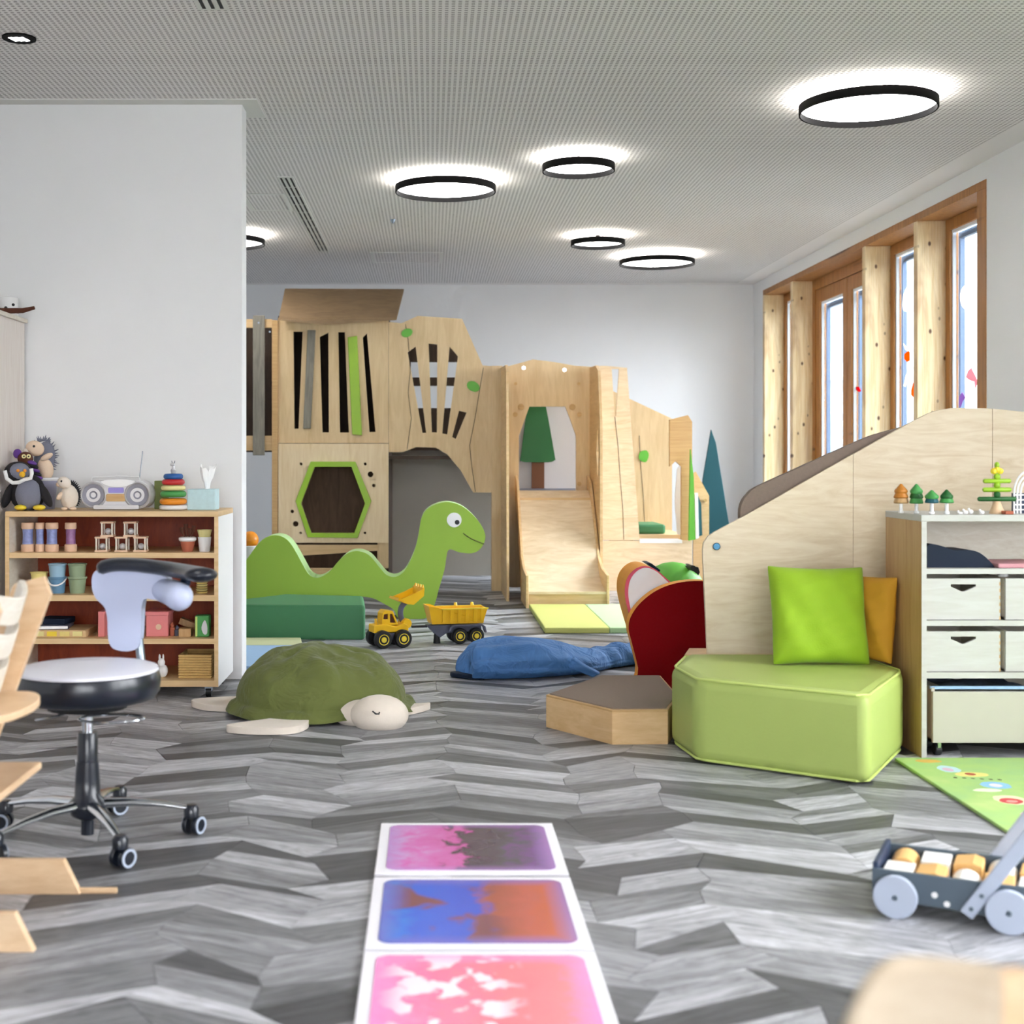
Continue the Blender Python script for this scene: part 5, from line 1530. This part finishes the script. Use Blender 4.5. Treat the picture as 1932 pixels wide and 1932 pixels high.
# heart-shaped foam seats
RDx = 6.2
hs = thing('heart_seat', 'dark red heart-shaped foam seat with orange rim beside the plywood panel', 'foam seat', (P(1310, 0, RDx).x, RDx, 0))
ho = [(1214, 1308), (1204, 1260), (1192, 1212), (1186, 1186), (1190, 1164), (1206, 1140), (1232, 1118), (1262, 1104), (1296, 1097), (1332, 1097), (1364, 1106), (1388, 1124), (1400, 1150), (1402, 1190), (1396, 1240), (1386, 1306)]
s_o = spline([Vector(p + (0,)) for p in ho], 4)
heart = B().ppx([[(p.x, min(p.y, VY + HC * F / RDx)) for p in s_o]], RDx, 0.085).obj('block', 'heart_orange', hs, bevel=0.006)
heart.data.materials.append(MATS['heart_red'])
for f in heart.data.polygons:
    if abs(f.normal.y) > 0.9:
        f.material_index = 1
DW = 6.31
hw = thing('petal_seat', 'white petal-shaped foam seat with pink border and orange rim', 'foam seat', (P(1230, 0, DW).x, DW, 0))
po = [(1226, 1285), (1212, 1240), (1196, 1190), (1182, 1140), (1179, 1112), (1184, 1090), (1198, 1074), (1216, 1068), (1236, 1074), (1256, 1090), (1278, 1112), (1300, 1150), (1310, 1200), (1310, 1285)]
sp = spline([Vector(p + (0,)) for p in po], 4)
yb_ = VY + HC * F / DW
o = B().ppx([[(p.x, min(p.y, yb_)) for p in sp]], DW, 0.28).obj('block', 'heart_orange', hw, bevel=0.006)
B().ppx([[(p.x, min(p.y, yb_)) for p in sp]], DW - 0.006, 0.006).obj('border', 'heart_pink', hw)
cxp = Vector((1246, 1180, 0))
B().ppx([[(cxp.x + (p.x - cxp.x) * 0.90, min(cxp.y + (p.y - cxp.y) * 0.97, yb_)) for p in sp]], DW - 0.012, 0.007).obj('face', 'heart_white', hw)

# ride-on toy behind the hearts
D8 = 8.0
ro = thing('ride_on_toy', 'green ride-on toy with black handlebar behind the heart seats', 'ride-on toy', (P(1270, 0, D8).x, D8, 0))
B().ball((P(1272, 0, D8).x, D8 + 0.05, 0.29), (0.19, 0.14, 0.165)).obj('body', 'leaf_green', ro, smooth=True)
B().plate([[tuple(P(x, y, D8 - 0.08)) for x, y in ((1218, 1062), (1228, 1062), (1247, 1076), (1243, 1080))]], (0, 0.16, 0)).obj('saddle', 'navy', ro, bevel=0.006)
B().tube([P(1236, 1076, D8), P(1238, 1110, D8)], 0.012, 8).obj('saddle_post', 'steel', ro)
B().tube([P(1308, 1072, D8 - 0.1), P(1300, 1070, D8), P(1296, 1068, D8 + 0.12)], 0.016, 10).obj('handlebar', 'black_rubber', ro, smooth=True)
B().plate([[tuple(P(x, y, D8)) for x, y in ((1292, 1067), (1318, 1070), (1321, 1080), (1312, 1096), (1306, 1096), (1306, 1080), (1296, 1074))]], (0, 0.03, 0)).obj('fork_head', 'black_rubber', ro, bevel=0.004)
B().cyl(P(1310, 1092, D8 + 0.01), P(1316, 1170, D8 + 0.01), 0.014).obj('fork', 'mat_blue', ro)
for x in (1235, 1312):
    c = P(x, 0, D8).x
    B().cyl((c, D8 - 0.02, 0.075), (c, D8 + 0.02, 0.075), 0.075, n=24).obj('wheel', 'black_rubber', ro, bevel=0.01)
B().box((P(1235, 0, D8).x, D8 - 0.025, 0.07), (P(1312, 0, D8).x, D8 + 0.025, 0.16)).obj('frame', 'leaf_green', ro, bevel=0.01)

# ================================================================== DRAWER CABINET
KD = 4.85
kx = lambda px, d=KD: (px - VX) * d / F
kz = lambda py, d=KD: HC - (py - VY) * d / F
X0, X1, YK = 1.762, 2.66, 5.23
ck = thing('drawer_cabinet', 'birch open cabinet with pale drawers at the right picture edge', 'cabinet', (2.2, 5.04, 0))
B().box((X0, KD, 0), (X0 + 0.018, YK, kz(984))).obj('side', 'oak_side', ck)
B().box((X1 - 0.018, KD, 0), (X1, YK, kz(984))).obj('side', 'oak_side', ck)
B().box((X0, KD - 0.003, 0), (X0 + 0.018, KD, kz(984))).obj('edge_band', 'drawer_birch', ck)
B().box((X0 - 0.002, KD - 0.003, kz(984)), (X1, YK, kz(971.5))).obj('top', 'drawer_birch', ck, bevel=0.002)
B().box((X0 + 0.018, YK - 0.008, 0.05), (X1 - 0.018, YK, kz(984))).obj('back_panel', 'whitewash', ck)
for a, b_ in ((1073, 1083), (1171, 1181), (1269, 1280)):
    B().box((X0 + 0.018, KD, kz(b_)), (X1 - 0.018, YK - 0.008, kz(a))).obj('shelf_board', 'drawer_birch', ck)


def drawer(par, xa, xb, za, zb_, handle_y):
    dr = thing('drawer', None, None, ((xa + xb) / 2, KD, zb_))
    bpy.data.objects.remove(dr)
    o = None
    mid = (xa + xb) / 2
    hdl = [(mid - 0.045, handle_y), (mid + 0.045, handle_y), (mid + 0.045, handle_y - 0.008), (mid + 0.004, handle_y - 0.026), (mid - 0.004, handle_y - 0.026), (mid - 0.045, handle_y - 0.008)]
    y0 = KD + 0.012
    o = B().plate([xz(y0, rect(xa, zb_, xb, za)), xz(y0, hdl)], (0, 0.012, 0)).obj('drawer_front', 'drawer_birch', par, bevel=0.001)
    B().plate([[(xa, y0 + 0.012, zb_), (xb, y0 + 0.012, zb_), (xb, YK - 0.03, zb_), (xa, YK - 0.03, zb_)], ], (0, 0, 0.008)).obj('drawer_bottom', 'drawer_birch', o)
    for x in (xa, xb - 0.012):
        B().box((x, y0 + 0.012, zb_), (x + 0.012, YK - 0.03, za)).obj('drawer_side', 'whitewash', o)
    n = 12
    for i in range(n):
        if i % 2 == 0:
            z = zb_ + (za - zb_) * i / n
            B().box((xb - 0.0035, y0 - 0.0015, z), (xb, y0 + 0.012, z + (za - zb_) / n)).obj('finger_joint', 'birch_edge', o)


g = 0.004
xs = ((X0 + 0.018 + g, kx(1890)), (kx(1900), X1 - 0.018 - g))
for a, b_ in xs:
    drawer(ck, a, b_, kz(1092), kz(1170), kz(1103))
    drawer(ck, a, b_, kz(1192), kz(1268), kz(1202))
# rolling crate in the bottom bay
cr = thing('rolling_crate', 'pale birch rolling crate in the lowest bay of the cabinet', 'crate', (2.2, 5.0, 0))
xa, xb = kx(1762), X1 - 0.06
za, zb_ = kz(1306), kz(1403)
B().box((xa, KD + 0.01, zb_), (xb, KD + 0.024, za)).obj('front', 'crate_birch', cr, bevel=0.002)
for x in (xa, xb - 0.012):
    B().box((x, KD + 0.024, zb_), (x + 0.012, YK - 0.03, za + 0.012)).obj('side', 'crate_birch', cr)
B().box((xa, KD + 0.024, zb_), (xb, YK - 0.03, zb_ + 0.012)).obj('bottom', 'crate_birch', cr)
B().box((xa, YK - 0.042, zb_), (xb, YK - 0.03, za)).obj('back', 'crate_birch', cr)
B().box((xa - 0.002, KD + 0.03, za + 0.006), (xb, KD + 0.042, za + 0.016)).obj('rail', 'mat_blue', cr)
for x in (xa + 0.03, xb - 0.05):
    w_ = B().cyl((x - 0.012, KD + 0.05, 0.022), (x + 0.012, KD + 0.05, 0.022), 0.022, n=18).obj('caster', 'black_rubber', cr, bevel=0.003)
    B().box((x - 0.006, KD + 0.026, 0.03), (x + 0.006, KD + 0.06, zb_)).obj('caster_fork', 'chrome', w_)
    B().cyl((x - 0.012, KD + 0.15, 0.022), (x + 0.012, KD + 0.15, 0.022), 0.022, n=18).obj('caster', 'black_rubber', cr, bevel=0.003)
tag(B().grid(lambda u, v: Vector((kx(1795) + 0.30 * u, KD + 0.08 + 0.2 * v, za + 0.012 * math.sin(9 * u) * math.sin(7 * v) + 0.004)), 16, 10).obj('textile_bundle', 'textile', smooth=True), 'patterned dark cloths lying in the rolling crate', 'cloth')
# things in the open bay
t = thing('curved_board', 'dark navy curved board lying on the top shelf of the cabinet', 'toy', (kx(1800), KD + 0.1, kz(1073)))
pts = spline([Vector((x, y, 0)) for x, y in ((1750, 1072), (1750, 1030), (1768, 1028), (1788, 1034), (1802, 1038), (1832, 1038), (1850, 1044), (1866, 1057), (1878, 1072))], 3, closed=False)
B().ppx([[(p.x, min(p.y, 1071.8)) for p in pts]], KD + 0.05, 0.16).obj('board', 'navy', t, bevel=0.003)
t = tag(B().box((kx(1888), KD + 0.02, kz(1073)), (kx(1990), KD + 0.25, kz(1073) + 0.016)).obj('red_tray', 'paper_pink', bevel=0.005), 'flat red tray on the top shelf of the cabinet', 'tray')
t = tag(B().lathe([(0.018, 0), (0.018, 0.012), (0.014, 0.02)], (kx(1912), KD + 0.09, kz(1092) + 0.001), 18).obj('jar_lid', 'white_paint', smooth=True), 'small white lid on the right upper drawer', 'lid')
# toys on top
ZT = kz(971.5)


def toy_tree(lb, px, y, tiers, trunk):
    t = thing('toy_tree', lb, 'toy tree', (kx(px, y), y, ZT), group='wooden toy trees on the cabinet')
    B().lathe([(0.010, 0), (0.010, 0.008), (0.0065, 0.010), (0.0065, trunk + 0.006)], n=16).obj('trunk', 'white_paint', t, smooth=True, local=True)
    z = trunk
    for i, (r, h, m, tip) in enumerate(tiers):
        B().lathe([(r * 0.86, z), (r, z + h * 0.18), (r * 0.96, z + h * 0.35), (r * tip, z + h)], n=22).obj('crown_tier', m, t, smooth=True, local=True)
        z += h * (0.96 if tip > 0.3 else 1)


toy_tree('orange-brown wooden toy tree at the left end of the cabinet top', 1700, KD + 0.16, [(0.027, 0.02, 'oak_side', 0.8), (0.027, 0.018, 'tree_orange', 0.8), (0.024, 0.036, 'tree_orange', 0.12)], 0.036)
toy_tree('tall two-tone green wooden toy tree, second from the left', 1729, KD + 0.14, [(0.025, 0.02, 'green_paint', 0.8), (0.025, 0.018, 'tree_green', 0.8), (0.023, 0.036, 'green_paint', 0.12)], 0.036)
toy_tree('small dark green wooden toy tree, third from the left', 1758, KD + 0.08, [(0.025, 0.016, 'teal', 0.8), (0.025, 0.032, 'green_paint', 0.12)], 0.040)
toy_tree('small leaf green wooden toy tree, rightmost of the row', 1786, KD + 0.08, [(0.026, 0.016, 'green_paint', 0.8), (0.023, 0.034, 'tree_green', 0.12)], 0.040)
xt = thing('stacking_fir_tree', 'tall wooden stacking fir tree with green cross bars on the cabinet', 'toy tree', (kx(1881, KD + 0.1), KD + 0.1, ZT))
B().lathe([(0.028, 0), (0.027, 0.005), (0.011, 0.046)], n=24).obj('base', 'beech_chair', xt, smooth=True, local=True)
for z, L, m in ((0.054, 0.070, 'tree_green'), (0.088, 0.052, 'lime_lacquer'), (0.120, 0.050, 'lime_lacquer')):
    B().tube([(-L, 0, z), (-L + 0.004, 0, z), (L - 0.004, 0, z), (L, 0, z)], [0.005, 0.0085, 0.0085, 0.005], 12).obj('cross_bar', m, xt, smooth=True, local=True)
for z, m in ((0.070, 'tree_green'), (0.104, 'lime_lacquer'), (0.136, 'lime_lacquer')):
    B().ball((0, 0, z), 0.0125, 16, 8).obj('bead', m, xt, smooth=True, local=True)
for x in (-0.012, 0.0, 0.012):
    B().ball((x, 0, 0.156 + (0.006 if x == 0 else 0)), 0.0115, 14, 8).obj('top_bead', 'toy_yellow_pale', xt, smooth=True, local=True)
B().ball((0, 0, 0.178), (0.009, 0.009, 0.012), 14, 8).obj('tip', 'lime_lacquer', xt, smooth=True, local=True)
for i, (px, y, h, lb) in enumerate(((1812, KD + 0.03, 0.012, 'tiny white toy animal left of the stacking fir tree, leftmost'), (1822, KD + 0.05, 0.016, 'tiny white toy animal, middle of the three beside the fir tree'),
                                    (1832, KD + 0.06, 0.019, 'tiny upright white toy animal, tallest of the group'), (1853, KD + 0.04, 0.016, 'tiny white toy animal right beside the fir tree base'))):
    t = thing('toy_animal', lb, 'toy animal', (kx(px, y), y, ZT), group='tiny white animals on the cabinet')
    B().ball((0, 0, h * 0.45), (0.009, 0.006, h * 0.45), 12, 8).obj('body', 'white_paint', t, smooth=True, local=True)
    B().ball((-0.008, 0, h * 0.95), (0.005, 0.004, 0.005), 10, 6).obj('head', 'white_paint', t, smooth=True, local=True)
tag(B().box((kx(1897, KD + 0.04), KD + 0.04, ZT), (kx(1913, KD + 0.04), KD + 0.08, ZT + 0.012)).obj('toy_block', 'terracotta', bevel=0.002), 'small red-brown wooden block beside the fir tree base', 'block')
aw = thing('arched_wire_rack', 'white arched toy window with dark grid at the right edge of the cabinet top', 'toy', (kx(1945, KD + 0.12), KD + 0.12, ZT))
for r in (0.062, 0.050, 0.038):
    B().tube([(r * math.cos(a), 0, 0.075 + r * 1.35 * math.sin(a)) for a in [PI * i / 16 for i in range(17)]], 0.004, 8).obj('arch', 'white_paint', aw, smooth=True, local=True)
for r in (0.062, 0.050, 0.038):
    for s_ in (-1, 1):
        B().cyl((s_ * r, 0, 0), (s_ * r, 0, 0.076), 0.004, n=8).obj('upright', 'white_paint', aw, local=True)
B().box((-0.066, 0.004, 0.0), (0.066, 0.012, 0.075)).obj('backing', 'cart_dark', aw, local=True)
for z in (0.012, 0.03, 0.048, 0.066):
    B().box((-0.064, -0.004, z), (0.064, 0.004, z + 0.005)).obj('grid_bar', 'white_paint', aw, local=True)

# ================================================================== RUG, CART, FLOOR TILES, SMALL CHAIR
rg = B().box((1.65, 2.6, 0), (3.1, 4.805, 0.011)).obj('play_rug', 'rug_print', bevel=0.003)
rg2 = tag(rg, 'bright green printed play rug on the floor before the cabinet', 'rug')
# move the rug origin to its near left corner so the print sits where it belongs
me = rg.data
off = Vector((1.65, 2.6, 0)) - rg.location
for v in me.vertices:
    v.co -= off
rg.location = (1.65, 2.6, 0)

tl = ((3.475, 3.955, 'gel_purple', 'liquid floor tile with purple and dark grey gel, farthest of three'), (2.947, 3.447, 'gel_blue', 'liquid floor tile half blue and half rusty orange, middle of three'), (2.425, 2.930, 'gel_pink', 'liquid floor tile with pink and white marbling, nearest of three'))
for y0, y1, m, lb in tl:
    c = Vector((0.106, (y0 + y1) / 2, 0))
    t = thing('liquid_floor_tile', lb, 'floor tile', c, group='row of liquid floor tiles')
    h = (y1 - y0) / 2
    B().box((-0.25, -h, 0), (0.25, h, 0.009)).obj('base', 'white_tile', t, local=True, bevel=0.002)
    B().plate([[(x, y, 0.009) for x, y in rrect(-0.222, -h + 0.028, 0.222, h - 0.028, 0.03)]], (0, 0, 0.0015)).obj('gel_panel', m, t, local=True)

# push cart with blocks
a0, a1 = Vector((1.094, 3.16)), Vector((1.316, 3.05))
ang = math.atan2(a1.y - a0.y, a1.x - a0.x)
cart = thing('push_cart', 'grey wooden push cart with disc wheels, loaded with blocks', 'push cart', (1.094, 3.175, 0), ang)
L = 0.40
for x in (0.0, 0.245):
    for y in (-0.012, 0.262):
        w_ = B().cyl((x, y - 0.009, 0.050), (x, y + 0.009, 0.050), 0.050, n=36).obj('wheel', 'cart_grey', cart, local=True, bevel=0.003)
        B().cyl((x, y - 0.012, 0.050), (x, y + 0.012, 0.050), 0.006, n=10).obj('axle_cap', 'cart_slate', w_, local=True)
for y in (0.003, 0.235):
    sd_ = B().plate([[(-0.055, y, 0.105), (-0.055, y, 0.04), (0.36, y, 0.022), (0.36, y, 0.105)]], (0, 0.012, 0)).obj('side_board', 'cart_slate', cart, local=True, bevel=0.002)
for x, z in ((0.085, 0.062), (0.112, 0.045)):
    B().cyl((x, 0.001, z), (x, 0.003, z), 0.007, n=12).obj('print_spot', 'white_paint', cart, local=True)
B().box((-0.055, 0.015, 0.03), (-0.043, 0.235, 0.118)).obj('front_board', 'cart_dark', cart, local=True, bevel=0.002)
B().box((0.348, 0.015, 0.03), (0.36, 0.235, 0.118)).obj('rear_board', 'cart_dark', cart, local=True, bevel=0.002)
B().box((-0.045, 0.015, 0.03), (0.35, 0.235, 0.04)).obj('bottom_board', 'cart_slate', cart, local=True)
for y in (-0.004, 0.250):
    M = Matrix.Translation((0.165, y, 0.045)) @ Matrix.Rotation(math.radians(-56), 4, 'Y')
    B().box((-0.02, -0.006, -0.016), (0.62, 0.006, 0.016), M).obj('handle_arm', 'cart_grey', cart, local=True, bevel=0.004)
    if y < 0:
        for r_ in (0.0, 0.04):
            c = M @ Vector((r_, 0, 0))
            B().cyl((c.x, -0.012, c.z), (c.x, -0.009, c.z), 0.005, n=12).obj('screw', 'cart_slate', cart, local=True)
M = Matrix.Translation((0.165, 0.123, 0.045)) @ Matrix.Rotation(math.radians(-56), 4, 'Y')
B().cyl(M @ Vector((0.60, -0.14, 0)), M @ Vector((0.60, 0.14, 0)), 0.012, n=14).obj('grip', 'cart_grey', cart, local=True)
WC = WM[cart]
BL = [('white', 'block_white'), ('orange', 'block_orange')]
n = 0
desc = ('beside the front board', 'second along the near row', 'in the middle of the near row', 'fourth along the near row', 'at the handle end of the near row')
descf = ('beside the front board in the far row', 'second along the far row', 'in the middle of the far row', 'fourth along the far row', 'at the handle end of the far row')
for j in range(2):
    for i in range(5):
        nm, m = BL[(i + j) % 2] if not (j == 0 and i == 2) else BL[0]
        c = WC @ Vector((-0.002 + i * 0.074, 0.072 + j * 0.105, 0.0405))
        bz = 0.058 + 0.004 * ((i * 3 + j) % 3)
        sh_ = (i + 2 * j) % 3
        b = B()
        M = Matrix.Translation(c) @ Matrix.Rotation(ang + rnd.uniform(-0.03, 0.03), 4, 'Z')
        if sh_ == 0:
            b.box((-0.033, -0.045, 0), (0.033, 0.045, bz), M)
        elif sh_ == 1:
            b.plate([[M @ Vector(p) for p in ((-0.033, -0.045, 0), (0.033, -0.045, 0), (0.033, -0.045, bz), (0.010, -0.045, bz * 1.12), (-0.033, -0.045, bz))]], (M.to_3x3() @ Vector((0, 0.09, 0))))
        else:
            b.plate([[M @ Vector((0.033 * math.cos(a), -0.045, bz * 0.52 + bz * 0.51 * math.sin(a))) for a in [2 * PI * q / 20 for q in range(20)]]], (M.to_3x3() @ Vector((0, 0.09, 0))))
        tag(b.obj('toy_block', m, bevel=0.003), f'{nm} toy block in the grey push cart, {(desc if j == 0 else descf)[i]}', 'block', 'blocks in the push cart')

# chair close to the viewer, only the top of its back rest in view
CD = 1.12
wc = thing('wooden_chair', 'pale wooden chair back, out of focus at the lower right picture edge', 'chair', (0.43, CD + 0.15, 0))
nseg = 20
rings = []
xl_, xr_ = (1604 - VX) * CD / F, (1893 - VX) * CD / F
zt_ = HC - (1832 - VY) * CD / F
for i in range(nseg + 1):
    u = i / nseg
    x = xl_ + (xr_ - xl_) * u
    y = CD + 0.02 * math.sin(PI * u)
    top_ = zt_ - 0.045 * max(0, (0.42 - u) / 0.42) ** 2.4
    rings.append([Vector((x, y, 0.47)), Vector((x, y, top_ - 0.006)), Vector((x, y + 0.006, top_)), Vector((x, y + 0.014, top_)), Vector((x, y + 0.020, top_ - 0.006)), Vector((x, y + 0.020, 0.47))])
B().loft(rings).obj('backrest', 'chair_pale', wc, smooth=True)
B().box((xr_ + 0.003, CD + 0.02, 0.0), (xr_ + 0.04, CD + 0.05, zt_ - 0.012)).obj('rear_post', 'beech_chair', wc, bevel=0.008)
B().box((xl_ + 0.004, CD + 0.022, 0.0), (xl_ + 0.03, CD + 0.05, 0.58)).obj('rear_post', 'beech_chair', wc, bevel=0.008)
B().box((xl_, CD + 0.02, 0.30), (xr_ + 0.04, CD + 0.28, 0.32)).obj('seat', 'beech_chair', wc, bevel=0.006)
for x in (xl_, xr_):
    B().box((x, CD + 0.24, 0.0), (x + 0.028, CD + 0.268, 0.30)).obj('front_leg', 'beech_chair', wc, bevel=0.004)
